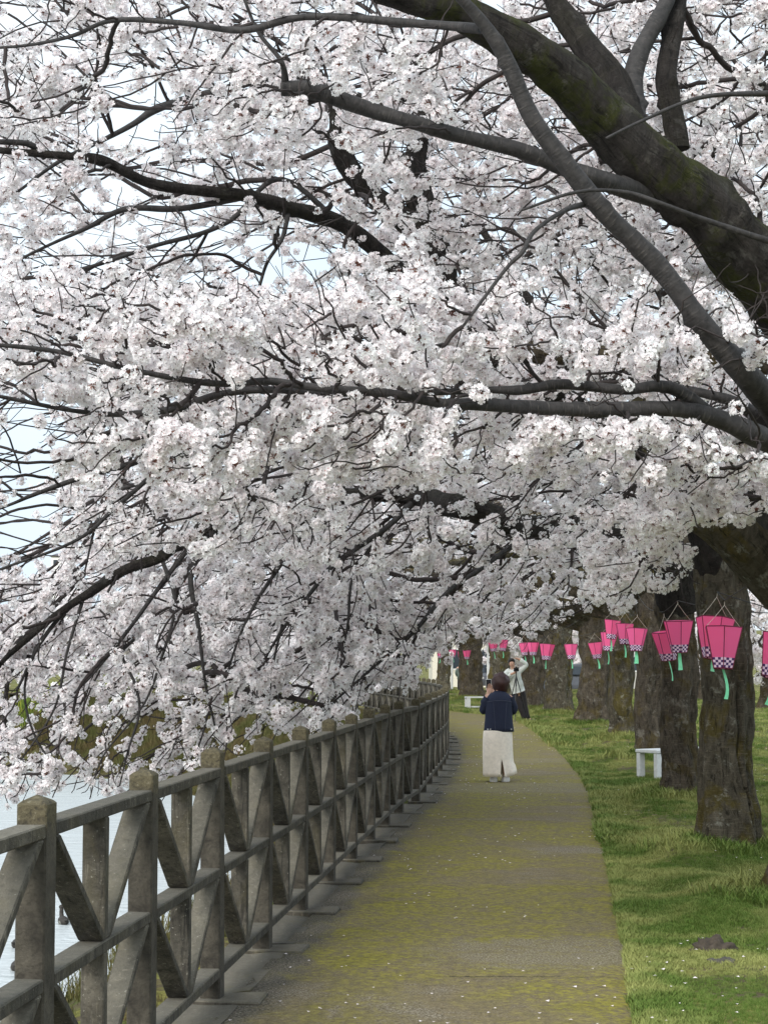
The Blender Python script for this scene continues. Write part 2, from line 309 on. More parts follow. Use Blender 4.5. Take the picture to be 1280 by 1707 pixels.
for k, c, r in (('frame_dark', (0.16, 0.01, 0.045), 0.6), ('purple', (0.055, 0.012, 0.11), 0.6), ('palepink', (0.82, 0.62, 0.78), 0.6),
                ('tag', (0.22, 0.75, 0.42), 0.6), ('string', (0.55, 0.5, 0.42), 0.8), ('cable', (0.04, 0.04, 0.04), 0.7), ('navy', (0.012, 0.018, 0.045), 0.85),
                ('seam', (0.07, 0.08, 0.12), 0.85), ('cream', (0.88, 0.80, 0.70), 0.9), ('shoe', (0.8, 0.79, 0.77), 0.6), ('skin', (0.55, 0.33, 0.24), 0.6), ('hair', (0.045, 0.016, 0.015), 0.5),
                ('blackhair', (0.012, 0.01, 0.01), 0.5), ('black', (0.012, 0.012, 0.014), 0.4), ('screen', (0.02, 0.02, 0.025), 0.2), ('shirt', (0.62, 0.65, 0.62), 0.9), ('trouser', (0.02, 0.016, 0.018), 0.85),
                ('greyshoe', (0.12, 0.12, 0.13), 0.7), ('bench', (0.68, 0.69, 0.69), 0.8), ('wall', (0.62, 0.59, 0.50), 0.9), ('greywall', (0.42, 0.41, 0.38), 0.9), ('roof', (0.12, 0.12, 0.13), 0.8),
                ('glass', (0.03, 0.04, 0.05), 0.15), ('white', (0.78, 0.78, 0.76), 0.5), ('carpaint', (0.10, 0.105, 0.12), 0.3), ('whitepaint', (0.75, 0.76, 0.77), 0.3), ('tyre', (0.02, 0.02, 0.02), 0.8),
                ('duck', (0.028, 0.024, 0.02), 0.7), ('duckside', (0.16, 0.16, 0.14), 0.7), ('greycoat', (0.14, 0.18, 0.16), 0.85), ('rock', (0.08, 0.075, 0.06), 0.95), ('redlamp', (0.5, 0.05, 0.04), 0.4), ('petalground', (0.85, 0.78, 0.79), 0.8), ('deadwood', (0.06, 0.048, 0.036), 0.95)):
    M[k] = simple(k, c, r, 0.10 if k not in ('rock', 'deadwood', 'wall') else 0.3, 25, 0.3 if k in ('rock', 'deadwood') else 0.0)

M['pink'] = petal_mat('pink_paper', (0.99, 0.23, 0.50), 0.42, 0.04)
# ---------------------------------------------------------------- fence line (also the river bank line)
SP = 1.51
base = [(-2.0, -6.0), (-1.75, -2.0)] + [(-0.77 + 0.0919 * (y - 8.76), y) for y in np.arange(1.0, 19.5, 1.5)]
for px, d in ((701, 20.9), (712, 22.6), (724, 24.4), (733, 26.0), (741, 27.8), (745.5, 29.4), (748, 31.5), (747, 34.5), (742, 38.5), (725, 42), (706, 45.5), (677, 50), (635, 56), (590, 62)):
    base.append(((px - 640) * d / F, d))
base += [(-4.5, 71), (-9.5, 80), (-17, 88), (-27, 94), (-42, 98), (-70, 101), (-130, 103), (-300, 104)]
FL = catmull(np.array(base), 6)
def fence_dist(x, y):                   # signed distance, positive on the river side
    pts = np.stack([x.ravel(), y.ravel()], 1); best = np.full(len(pts), 1e9); sg = np.ones(len(pts))
    for a, b in zip(FL[:-1], FL[1:]):
        ab = b - a; t = np.clip(((pts - a) @ ab) / (ab @ ab + 1e-12), 0, 1); q = pts - (a + t[:, None] * ab); d = np.hypot(q[:, 0], q[:, 1])
        cr_ = ab[0] * (pts[:, 1] - a[1]) - ab[1] * (pts[:, 0] - a[0]); m_ = d < best; best[m_] = d[m_]; sg[m_] = np.sign(cr_[m_])
    return (best * sg).reshape(x.shape)
RE = [(0.75, -8), (0.85, 0), (0.98, 5)] + [tuple(G(a, b)[:2]) for a, b in ((1080, 1707), (1062, 1610), (1045, 1530), (1030, 1465), (1012, 1400), (1003, 1355), (992, 1320), (968, 1285), (935, 1250), (905, 1225), (880, 1208), (838, 1196))] + [(1.9, 60), (-1, 70), (-6, 80.5), (-14, 90), (-26, 97.5), (-42, 101.5)]
RE = catmull(np.array(RE), 6)
def poly_side(pl, x, y):
    pts = np.stack([x.ravel(), y.ravel()], 1); best = np.full(len(pts), 1e9); sg = np.ones(len(pts))
    for a, b in zip(pl[:-1], pl[1:]):
        ab = b - a; t = np.clip(((pts - a) @ ab) / (ab @ ab + 1e-12), 0, 1); q = pts - (a + t[:, None] * ab); d = np.hypot(q[:, 0], q[:, 1])
        cr_ = ab[0] * (pts[:, 1] - a[1]) - ab[1] * (pts[:, 0] - a[0]); m_ = d < best; best[m_] = d[m_]; sg[m_] = np.sign(cr_[m_])
    return (best * sg).reshape(x.shape)        # positive = left of the line
TREES = {  # kind of trunk: centre pixel at base, base row, half width px
}
def sm(t): t = np.clip(t, 0, 1); return t * t * (3 - 2 * t)
ZW = -3.2
TRUNKS = [  # (px centre, base row, width m at breast height)
    (1218, 1430, 0.44), (1138, 1340, 0.42), (1085, 1272, 0.47), (1038, 1240, 0.49), (991, 1211, 0.80), (931, 1194, 0.80), (889, 1185, 0.75), (834, 1173, 0.80), (786, 1168, 0.95), (739, 1159, 0.66)]
TPOS = [G(a, b) for a, b, c in TRUNKS]
TPOS = [np.array([p[0], p[1] + w * 0.35, 0]) for p, (a, b, w) in zip(TPOS, TRUNKS)]
TA = np.array([2.87, 12.1, 0.0])
def terrain_z(x, y, fd=None):
    fd = fence_dist(x, y) if fd is None else fd
    z = np.where(fd > 0, ZW * sm((fd - 0.35) / 4.2) - 0.5 * sm((fd - 4) / 3) + (3.9) * sm((fd - 34) / 6), 0.0)
    right = -poly_side(RE, x, y)         # distance into the lawn
    k = sm((right - 0.05) / 0.6)
    bumps = 0.035 * np.sin(x * 2.3 + y * 0.9) * np.cos(y * 1.3 - x) + 0.02 * np.sin(x * 5 + y * 3.1)
    for p in TPOS + [TA]:
        bumps = bumps + 0.13 * np.exp(-((x - p[0]) ** 2 + (y - p[1]) ** 2) / 0.9)
    z = z + np.where(fd < 0, k * (0.02 + bumps) - 0.004, 0)
    hills = np.where(y > 260, (y - 260) * 0.02, 0)
    return z + hills * (fd < 0)
def axis(lo, hi, f0, f1, step, g=1.16):
    a = list(np.arange(f0, f1 + 1e-6, step)); s = step; x = f0
    while x > lo: s *= g; x -= s; a.insert(0, x)
    s = step; x = a[-1]
    while x < hi: s *= g; x += s; a.append(x)
    return np.array(a)
gx = axis(-900, 900, -7, 9, 0.16); gy = axis(-60, 2200, 3, 62, 0.25)
XX, YY = np.meshgrid(gx, gy); ZZ = terrain_z(XX, YY)
v = np.stack([XX, YY, ZZ], -1).reshape(-1, 3); nx_ = len(gx); i = np.arange(len(gy) - 1)[:, None] * nx_; j = np.arange(nx_ - 1)[None]
tag(link('ground', fastmesh('ground', v, np.stack([i + j, i + j + 1, i + j + 1 + nx_, i + j + nx_], -1).reshape(-1, 4)), mat=M['ground']), kind='structure')
wv = [(-900, -60, ZW), (30, -60, ZW), (30, 130, ZW), (-900, 130, ZW)]
tag(link('river_water', fastmesh('river_water', wv, [[0, 1, 2, 3]], smooth=False), mat=M['water']), kind='structure')
# path sheet
def resample(pl, n):
    s = np.concatenate([[0], np.cumsum(np.hypot(*np.diff(pl, axis=0).T))]); return np.stack([np.interp(np.linspace(0, s[-1], n), s, pl[:, k]) for k in (0, 1)], 1)
ks = np.searchsorted(FL[:, 1], 102.9); Lf = FL[(FL[:, 1] > -7) & (FL[:, 0] > -43)]
# pair the edges by the fence normal: march along fence, intersect with right edge by nearest point
Lr = resample(Lf, 420); rows = []; nc = 14
Rr = resample(RE, 2600); last = 0
for p in Lr:
    dd = np.hypot(*(Rr - p).T); kx = int(np.argmin(dd)); kx = max(kx, last); last = kx
    q = Rr[kx] + np.array([noise.noise(Vector((p[0] * 2, p[1] * 1.3, 3))) * 0.07, 0]); dv = (q - p); dv /= np.hypot(*dv) + 1e-9
    p0 = p + dv * 0.05
    t = np.linspace(0, 1, nc)[:, None]; row = p0 * (1 - t) + q * t
    zz = [0.006 + 0.006 * noise.noise(Vector((a * 0.9, b * 0.9, 7))) + 0.006 - (0.012 if k_ == nc - 1 else 0) for k_, (a, b) in enumerate(row)]
    rows.append(np.column_stack([row, zz]))
v = np.array(rows).reshape(-1, 3); i = np.arange(len(rows) - 1)[:, None] * nc; j = np.arange(nc - 1)[None]
_pm = fastmesh('path', v, np.stack([i + j, i + j + 1, i + j + 1 + nc, i + j + nc], -1).reshape(-1, 4))
_at = _pm.attributes.new('lat', 'FLOAT', 'POINT'); _at.data.foreach_set('value', np.tile(np.linspace(0, 1, nc), len(rows)).astype(np.float32))
tag(link('path', _pm, mat=M['path']), kind='structure')

# ---------------------------------------------------------------- the fence
def chord_walk(pl, start, step, n):     # points with equal chord length along a polyline
    k0 = int(np.argmin(np.hypot(*(pl - start).T))); pts = [start.copy()]; k = k0
    while len(pts) < n:
        c = pts[-1]; k = max(k - 1, 0)
        while k < len(pl) - 1 and np.hypot(*(pl[k + 1] - c)) < step: k += 1
        if k >= len(pl) - 1: break
        a, b = pl[k], pl[k + 1]
        if np.hypot(*(a - c)) > step: a = c
        lo, hi = 0.0, 1.0
        for _ in range(30):
            m_ = (lo + hi) / 2
            if np.hypot(*(a + (b - a) * m_ - c)) < step: lo = m_
            else: hi = m_
        pts.append(a + (b - a) * lo)
    return np.array(pts)
p3 = np.array([-0.77, 8.76]); u0 = np.array([0.0919, 1.0]); u0 /= np.hypot(*u0)
off = np.array([-0.05, 0])              # measured marks are the path-side corners of the posts
start = p3 - u0 * SP * 4 + off
FLs = FL + off
fp = chord_walk(FLs, start, SP, 52)
fp = fp[fp[:, 1] < 86]
HR, RT, DEP = 1.11, 0.045, 0.094         # rail height, rail thickness, depth across
PW, PD = 0.118, 0.096
fence = tag(empty('fence', (fp[0][0], fp[0][1], 0)), 'weathered grey concrete fence with X braced panels running along the river side of the path', 'fence')
FO = Vector((fp[0][0], fp[0][1], 0))
bm = bmesh.new(); hw, hd = PW / 2, PD / 2
add_box(bm, -hw, hw, -hd, hd, -0.35, HR + 0.07)
top = [v_ for v_ in bm.verts if v_.co.z > 1]; 
bevel(bm, 0.006)
tops = [f for f in bm.faces if f.normal.z > 0.9 and f.calc_center_median().z > 1]
r_ = bmesh.ops.inset_individual(bm, faces=tops, thickness=0.012); 
for f in tops:
    for v_ in f.verts: v_.co.z += 0.006
r_ = bmesh.ops.poke(bm, faces=tops); 
for v_ in r_['verts']: v_.co.z += 0.016
rough(bm, 0.003, 14)
post_me = bm_mesh(bm, 'post')
CL = SP - PW                             # clear length between posts
def seg_box(L, t, dep, z0, nseg=8):
    bm = bmesh.new(); add_box(bm, 0, L, -dep / 2, dep / 2, z0, z0 + t)
    bevel(bm, 0.005); rough(bm, 0.0025, 12, z0); return bm
rail_me = [bm_mesh(seg_box(CL, RT, DEP, z), n) for z, n in ((HR - RT, 'top_rail'), (0.636 - RT, 'middle_rail'), (0.165 - RT, 'bottom_rail'))]
def brace_me(z0, z1, direction, seed):
    bm = bmesh.new(); w = 0.062; dp = DEP - 0.004
    if direction > 0: xb, xt = CL / 2 - w - 0.002, 0.004      # from the left post's top down to the centre
    else: xb, xt = CL / 2 + 0.002, CL - w - 0.004
    add_prism(bm, [(xb, -dp / 2, z0), (xb + w, -dp / 2, z0), (xb + w, dp / 2, z0), (xb, dp / 2, z0)], [(xt, -dp / 2, z1), (xt + w, -dp / 2, z1), (xt + w, dp / 2, z1), (xt, dp / 2, z1)])
    bevel(bm, 0.005); rough(bm, 0.002, 12, seed); return bm_mesh(bm, 'brace')
za, zb, zc, zd = 0.165, 0.636 - RT, 0.636, HR - RT
braces = [brace_me(za + .001, zb - .001, 1, 1), brace_me(za + .001, zb - .001, -1, 2), brace_me(zc + .001, zd - .001, 1, 3), brace_me(zc + .001, zd - .001, -1, 4)]
def up_me(z0, z1, seed):
    bm = bmesh.new(); add_box(bm, CL / 2 - 0.028, CL / 2 + 0.028, -0.042, 0.042, z0 + .001, z1 - .001); bevel(bm, 0.004); rough(bm, 0.002, 12, seed); return bm_mesh(bm, 'centre_upright')
ups = [up_me(za, zb, 5), up_me(zc, zd, 6)]
bm = bmesh.new(); add_box(bm, -0.13, 0.13, -0.25, 0.08, -0.1, 0.026); bevel(bm, 0.008); rough(bm, 0.012, 7); foot_me = bm_mesh(bm, 'footing')
kerb = tag(empty('kerb', FO), kind='structure')
for k in range(len(fp)):
    a = fp[k]; tgt = fp[k + 1] - a if k < len(fp) - 1 else a - fp[k - 1]; prv = a - fp[k - 1] if k else tgt
    am = math.atan2(*(tgt / np.hypot(*tgt) + prv / np.hypot(*prv))[::-1]); an = math.atan2(tgt[1], tgt[0])
    loc = Vector((a[0], a[1], 0)) - FO
    link('post', post_me, fence, M['post'], loc + Vector((0, 0, random.uniform(-.008, .008))), am).rotation_euler = (random.uniform(-.006, .006), random.uniform(-.006, .006), am + random.uniform(-.02, .02))
    if fp[k][1] < 45: link('footing', foot_me, fence, M['kerb'], loc + Vector((0, 0, random.uniform(-.008, .012))), am + random.uniform(-.05, .05))
    if k == len(fp) - 1: break
    st = loc + Vector((math.cos(an), math.sin(an), 0)) * (PW / 2)
    for n_, me_ in zip(('top_rail', 'middle_rail', 'bottom_rail'), rail_me): link(n_, me_, fence, M['fence'], st, an)
    for me_ in braces: link('brace', me_, fence, M['fence'], st, an)
    for me_ in ups: link('centre_upright', me_, fence, M['fence'], st, an)
    if fp[k][1] < 45:
        bm = bmesh.new(); g0 = 0.16
        add_box(bm, g0, SP - g0, -0.15, 0.10, -0.12, 0.014); bmesh.ops.subdivide_edges(bm, edges=bm.edges[:], cuts=3, use_grid_fill=True); rough(bm, 0.022, 5, k * 3.1)
        link('kerb_stone', bm_mesh(bm, 'kerb_stone', False), kerb, M['kerb'], loc, an)

# ---------------------------------------------------------------- blossom clusters
def flower_geo(vs, fs, ms, c, n, size, rng):
    n = n / np.linalg.norm(n); a = np.array([0, 0, 1.0]) if abs(n[2]) < 0.9 else np.array([1.0, 0, 0])
    u = np.cross(n, a); u /= np.linalg.norm(u); w = np.cross(n, u); ph = rng.uniform(0, 6.28); cup = rng.uniform(0.12, 0.5)
    def pt(r, th, h): return c + (u * math.cos(th) + w * math.sin(th)) * r * size + n * h * size
    for k in range(5):
        th = ph + k * 2 * math.pi / 5 + rng.normal(0, .06); b = len(vs)
        vs += [pt(0.04, th, 0), pt(0.6, th - 0.6, cup * 0.75), pt(0.96, th - 0.33, cup * 1.25), pt(0.96, th + 0.35, cup * 1.2), pt(0.6, th + 0.62, cup * 0.65), pt(0.55, th, cup * 0.35)]
        fs += [(b, b + 1, b + 5), (b + 1, b + 2, b + 5), (b + 2, b + 3, b + 5), (b + 3, b + 4, b + 5), (b + 4, b, b + 5)]; ms += [0] * 5
    b = len(vs); vs += [pt(0.2, ph + q * 2.09, 0.12) for q in range(3)]; fs.append((b, b + 1, b + 2)); ms.append(1)
def cluster(nf, R, fsz, seed, flat=0.85, open_=1.0):
    rng = np.random.default_rng(seed); vs, fs, ms = [], [], []
    for k in range(nf):
        z = 1 - 2 * (k + 0.5) / nf; t = k * 2.39996 + rng.normal(0, .25); r = math.sqrt(max(0, 1 - z * z))
        d = np.array([r * math.cos(t), r * math.sin(t), z]) + rng.normal(0, .18, 3)
        c = d * R * rng.uniform(0.62, 1.05); c[2] *= flat; flower_geo(vs, fs, ms, c, d + rng.normal(0, .28, 3), fsz * rng.uniform(.85, 1.15), rng)
        b = len(vs); s = rng.normal(0, .004, 3); vs += [c * 0.1, c * 0.1 + s + .003, c * (1.12 if k % 4 == 0 else .95)]; fs.append((b, b + 1, b + 2)); ms.append(2)
    return fastmesh('blossom_cluster', np.array(vs), tris=np.array(fs), smooth=False, mats=ms)
def proto_coll(name, meshes, mats):
    c = bpy.data.collections.new(name); L = []
    for me in meshes:
        if not me.materials:
            for m_ in mats: me.materials.append(m_)
        o = bpy.data.objects.new(name, me); L.append(o)
    return L
PM = [M['petal'], M['heart'], M['stalk']]
PR_NEAR = proto_coll('blossom_spray', [cluster(nf, .046, .0185, 10 + s) for s, nf in enumerate((20, 24, 14, 26, 17, 22))], PM)
PR_FAR = proto_coll('blossom_puff', [cluster(nf, .085, .024, 40 + s, 0.8) for s, nf in enumerate((30, 24, 34, 20))], PM)
def scatter_group(name, protos):
    ng = bpy.data.node_groups.new(name, 'GeometryNodeTree')
    ng.interface.new_socket('Geometry', in_out='INPUT', socket_type='NodeSocketGeometry'); ng.interface.new_socket('Geometry', in_out='OUTPUT', socket_type='NodeSocketGeometry')
    N, L = ng.nodes, ng.links; gi = N.new('NodeGroupInput'); go = N.new('NodeGroupOutput'); jn = N.new('GeometryNodeJoinGeometry')
    for o in reversed(protos):
        oi = N.new('GeometryNodeObjectInfo'); oi.inputs['Object'].default_value = o; oi.inputs['As Instance'].default_value = False
        g2 = N.new('GeometryNodeGeometryToInstance'); L.new(oi.outputs['Geometry'], g2.inputs[0]); L.new(g2.outputs[0], jn.inputs[0])
    ip = N.new('GeometryNodeInstanceOnPoints'); ip.inputs['Pick Instance'].default_value = True
    def attr(n_, t_): a = N.new('GeometryNodeInputNamedAttribute'); a.data_type = t_; a.inputs['Name'].default_value = n_; return a
    ar, as_, ai = attr('rot', 'FLOAT_VECTOR'), attr('siz', 'FLOAT'), attr('idx', 'INT')
    mp = N.new('GeometryNodeMeshToPoints'); L.new(gi.outputs[0], mp.inputs[0]); L.new(mp.outputs[0], ip.inputs['Points'])
    L.new(jn.outputs[0], ip.inputs['Instance'])
    L.new(ar.outputs[0], ip.inputs['Rotation']); L.new(as_.outputs[0], ip.inputs['Scale']); L.new(ai.outputs[0], ip.inputs['Instance Index'])
    L.new(ip.outputs[0], go.inputs[0]); return ng
GN = {}
def scatter(name, pts, rot, siz, protos, parent=None, kind='stuff'):
    me = fastmesh(name, pts); n = len(pts)
    a = me.attributes.new('rot', 'FLOAT_VECTOR', 'POINT'); a.data.foreach_set('vector', np.asarray(rot, np.float32).ravel())
    a = me.attributes.new('siz', 'FLOAT', 'POINT'); a.data.foreach_set('value', np.asarray(siz, np.float32))
    a = me.attributes.new('idx', 'INT', 'POINT'); a.data.foreach_set('value', RNG.integers(0, len(protos), n).astype(np.int32))
    for m_ in protos[0].data.materials: me.materials.append(m_)
    o = link(name, me, parent); key = id(protos)
    if key not in GN: GN[key] = scatter_group('scatter_' + name, protos)
    md = o.modifiers.new('scatter', 'NODES'); md.node_group = GN[key]; o['kind'] = kind; return o

# ---------------------------------------------------------------- trees
def slim(pts, k): return [(x, y, d, r * k) for x, y, d, r in pts]
def limb_curve(pts, sub=10):             # pts: (px, row, depth, radius m)
    a = np.array([np.append(P(x, y, d), r) for x, y, d, r in pts]); c = catmull(a, sub) if len(a) > 2 else np.stack([a[0] * (1 - t) + a[1] * t for t in np.linspace(0, 1, sub + 1)])
    return c[:, :3], np.maximum(c[:, 3], 0.002)
def organic_tube(pts, rad, k, amp, fr, seed, flare=None, lobes=0, capend=True, groove=None):
    T = Tubes(); T.add(pts, rad, k); v = T.v[0]; n = len(pts)
    cen = np.repeat(pts, k, 0); rr = np.repeat(np.broadcast_to(rad, (n,)), k); d = (v - cen) / rr[:, None]
    th = np.tile(np.arange(k) * 2 * math.pi / k, n); out = np.empty_like(v)
    knots = []
    if n > 14 and float(np.max(rr)) > .03 and flare is None:
        rg = random.Random(int(seed * 31 + n)); knots = [(cen[a] + d[a] * rr[a], rr[a], rg.uniform(.18, .42) * (.4 if rr[a] > .1 else 1)) for a in (rg.randrange(len(v)) for _ in range(int(n * .14) + 2))]
    for q in range(len(v)):
        p = Vector(v[q] * fr) + Vector((seed * 7.7, 0, 0)); s = 1 + amp * noise.fractal(p, 1.0, 2.0, 4)
        if lobes: s += 0.075 * math.sin(lobes * th[q] + seed + v[q][2] * 0.9) + 0.05 * math.sin((lobes + 3) * th[q] - v[q][2] * 1.4 + seed * 2)
        if flare is not None:
            h = max(0.0, v[q][2] - flare); e = math.exp(-h / 0.22); s += e * (0.32 + 0.28 * math.sin(lobes * th[q] + seed * 1.3))
        for kp, kr, ka in knots:
            dd2 = float(((v[q] - kp) ** 2).sum()) / (kr * .42) ** 2
            if dd2 < 9: s += ka * math.exp(-dd2) - .10 * math.exp(-abs(dd2 - 2.2) * 3)
        if groove is not None:
            gt = groove[0] + .16 * math.sin(v[q][2] * 2.3 + 1) + .06 * noise.noise(Vector((0, 0, v[q][2] * 9))); da = abs((math.atan2(d[q][1], d[q][0]) - gt + math.pi) % (2 * math.pi) - math.pi)
            if groove[1] < v[q][2] < groove[2]: s -= .30 * math.exp(-(da / .055) ** 2) * min(1, (v[q][2] - groove[1]) * 5, (groove[2] - v[q][2]) * 5) - .05 * math.exp(-((da - .16) / .09) ** 2)
        out[q] = cen[q] + d[q] * rr[q] * s
    vv = [out]; q4 = T.q[0]; tr = []
    if capend:
        for b in (0, (n - 1) * k):
            vv.append(out[b:b + k].mean(0)[None]); ci = n * k + len(vv) - 2; tr += [(b + m_, b + (m_ + 1) % k, ci) for m_ in range(k)]
    return np.vstack(vv), q4, tr
def limb_obj(name, parent, pts, rad, material, seed, k=None, amp=0.10, fr=5, lobes=0, flare=None, groove=None):
    rmax = float(np.max(rad)); k = k or (28 if rmax > .12 else 14 if rmax > .035 else 8)
    v, q, t = organic_tube(pts, rad, k, amp * (1.5 if material.name in ('bough_bark', 'dark_limb_bark') else 1), fr, seed, flare, lobes, True, groove)
    me = fastmesh(name, v - np.array(parent.location), q, t); n_ = len(pts)
    al = np.repeat(np.concatenate([[0], np.cumsum(np.linalg.norm(np.diff(pts, axis=0), axis=1))]), k); th = np.tile(np.arange(k) * 2 * math.pi / k, n_); rr = np.repeat(np.broadcast_to(rad, (n_,)), k)
    bk = np.zeros((len(v), 3), np.float32); bk[:n_ * k] = np.column_stack([al + seed * 3.1, np.cos(th) * rr, np.sin(th) * rr]); bk[n_ * k:, 0] = seed * 3.1
    a_ = me.attributes.new('bk', 'FLOAT_VECTOR', 'POINT'); a_.data.foreach_set('vector', bk.ravel())
    return link(name, me, parent, material)
def grow(seedp, att, gdir, alpha=0.9, bf=0.25):
    ns, n = len(seedp), len(att); cost = np.full(n, 1e9); par = np.zeros(n, int); pl = np.zeros(ns + n)
    def upd(idx, p, plen, live):
        d = att[live] - p; L = np.sqrt((d * d).sum(1)) + 1e-6; c = L * (1 + alpha * (1 - (d * gdir[live]).sum(1) / L)) + bf * plen
        b = c < cost[live]; w = live[b]; cost[w] = c[b]; par[w] = idx
    live = np.arange(n)
    for s_ in range(ns): upd(s_, seedp[s_], 0.0, live)
    allp = np.vstack([seedp, att]); alive = np.ones(n, bool); order = []
    for it in range(n):
        if it % 64 == 0: live = np.nonzero(alive)[0]
        j_ = live[np.argmin(np.where(alive[live], cost[live], 1e12))]; alive[j_] = False; order.append(j_)
        pl[ns + j_] = pl[par[j_]] + np.linalg.norm(att[j_] - allp[par[j_]])
        upd_l = live[alive[live]]
        if len(upd_l): upd(ns + j_, att[j_], pl[ns + j_], upd_l)
    return allp, par, order
HOLES = [(35, 760, 50, 80, .93), (15, 880, 65, 50, .93), (45, 690, 50, 30, .9), (215, 215, 45, 60, .85), (255, 150, 25, 45, .85), (445, 455, 38, 45, .85), (525, 435, 25, 30, .85), (130, 400, 60, 25, .5), (25, 30, 55, 35, .8),
         (1235, 85, 22, 22, .6), (470, 590, 25, 12, .4), (300, 400, 60, 40, .45), (60, 560, 50, 25, .4), (1262, 625, 20, 18, .6), (350, 20, 40, 18, .5), (590, 270, 30, 25, .4)]
LOWX = [-200, 0, 60, 110, 160, 210, 300, 340, 420, 500, 590, 612, 690, 725, 800, 880, 950, 1000, 1040, 1060, 1120, 1150, 1170, 1220, 1260, 1400]
LOWY = [1345, 1345, 1340, 1300, 1335, 1330, 1300, 1280, 1235, 1235, 1200, 1155, 1140, 1085, 1088, 1085, 1015, 1010, 1025, 985, 985, 985, 860, 880, 860, 855]
FARMODE = [False]
def keep(pt, strict=1.0):
    if FARMODE[0]: return np.ones(len(pt), bool)
    x, y = proj(pt); pr = np.ones(len(x))
    for hx, hy, sx, sy, a in HOLES: pr *= 1 - a * np.clip(1.35 * np.exp(-(((x - hx) / sx) ** 2 + ((y - hy) / sy) ** 2) / 1.3), 0, 1) * strict
    pr *= 1 - .34 * sm((y - 1125) / 60) * (x < 620); ok = y < np.interp(x, LOWX, LOWY) + RNG.normal(0, 9, len(x)); return ok & (RNG.random(len(x)) < pr)
def sample_boxes(boxes):
    out = []
    for x0, x1, y0, y1, d0, d1, n in boxes:
        u = RNG.random((abs(n), 3))
        if n < 0: u = RNG.normal(0, 1, (-n, 3)); u /= np.linalg.norm(u, axis=1)[:, None]; u = .5 + u * .5 * RNG.random((-n, 1)) ** .4
        r0 = np.array([P(x0 + (x1 - x0) * a, y0 + (y1 - y0) * b, d0 + (d1 - d0) * c) for a, b, c in u]); out.append(r0)
    a = np.vstack(out); return a[keep(a)]
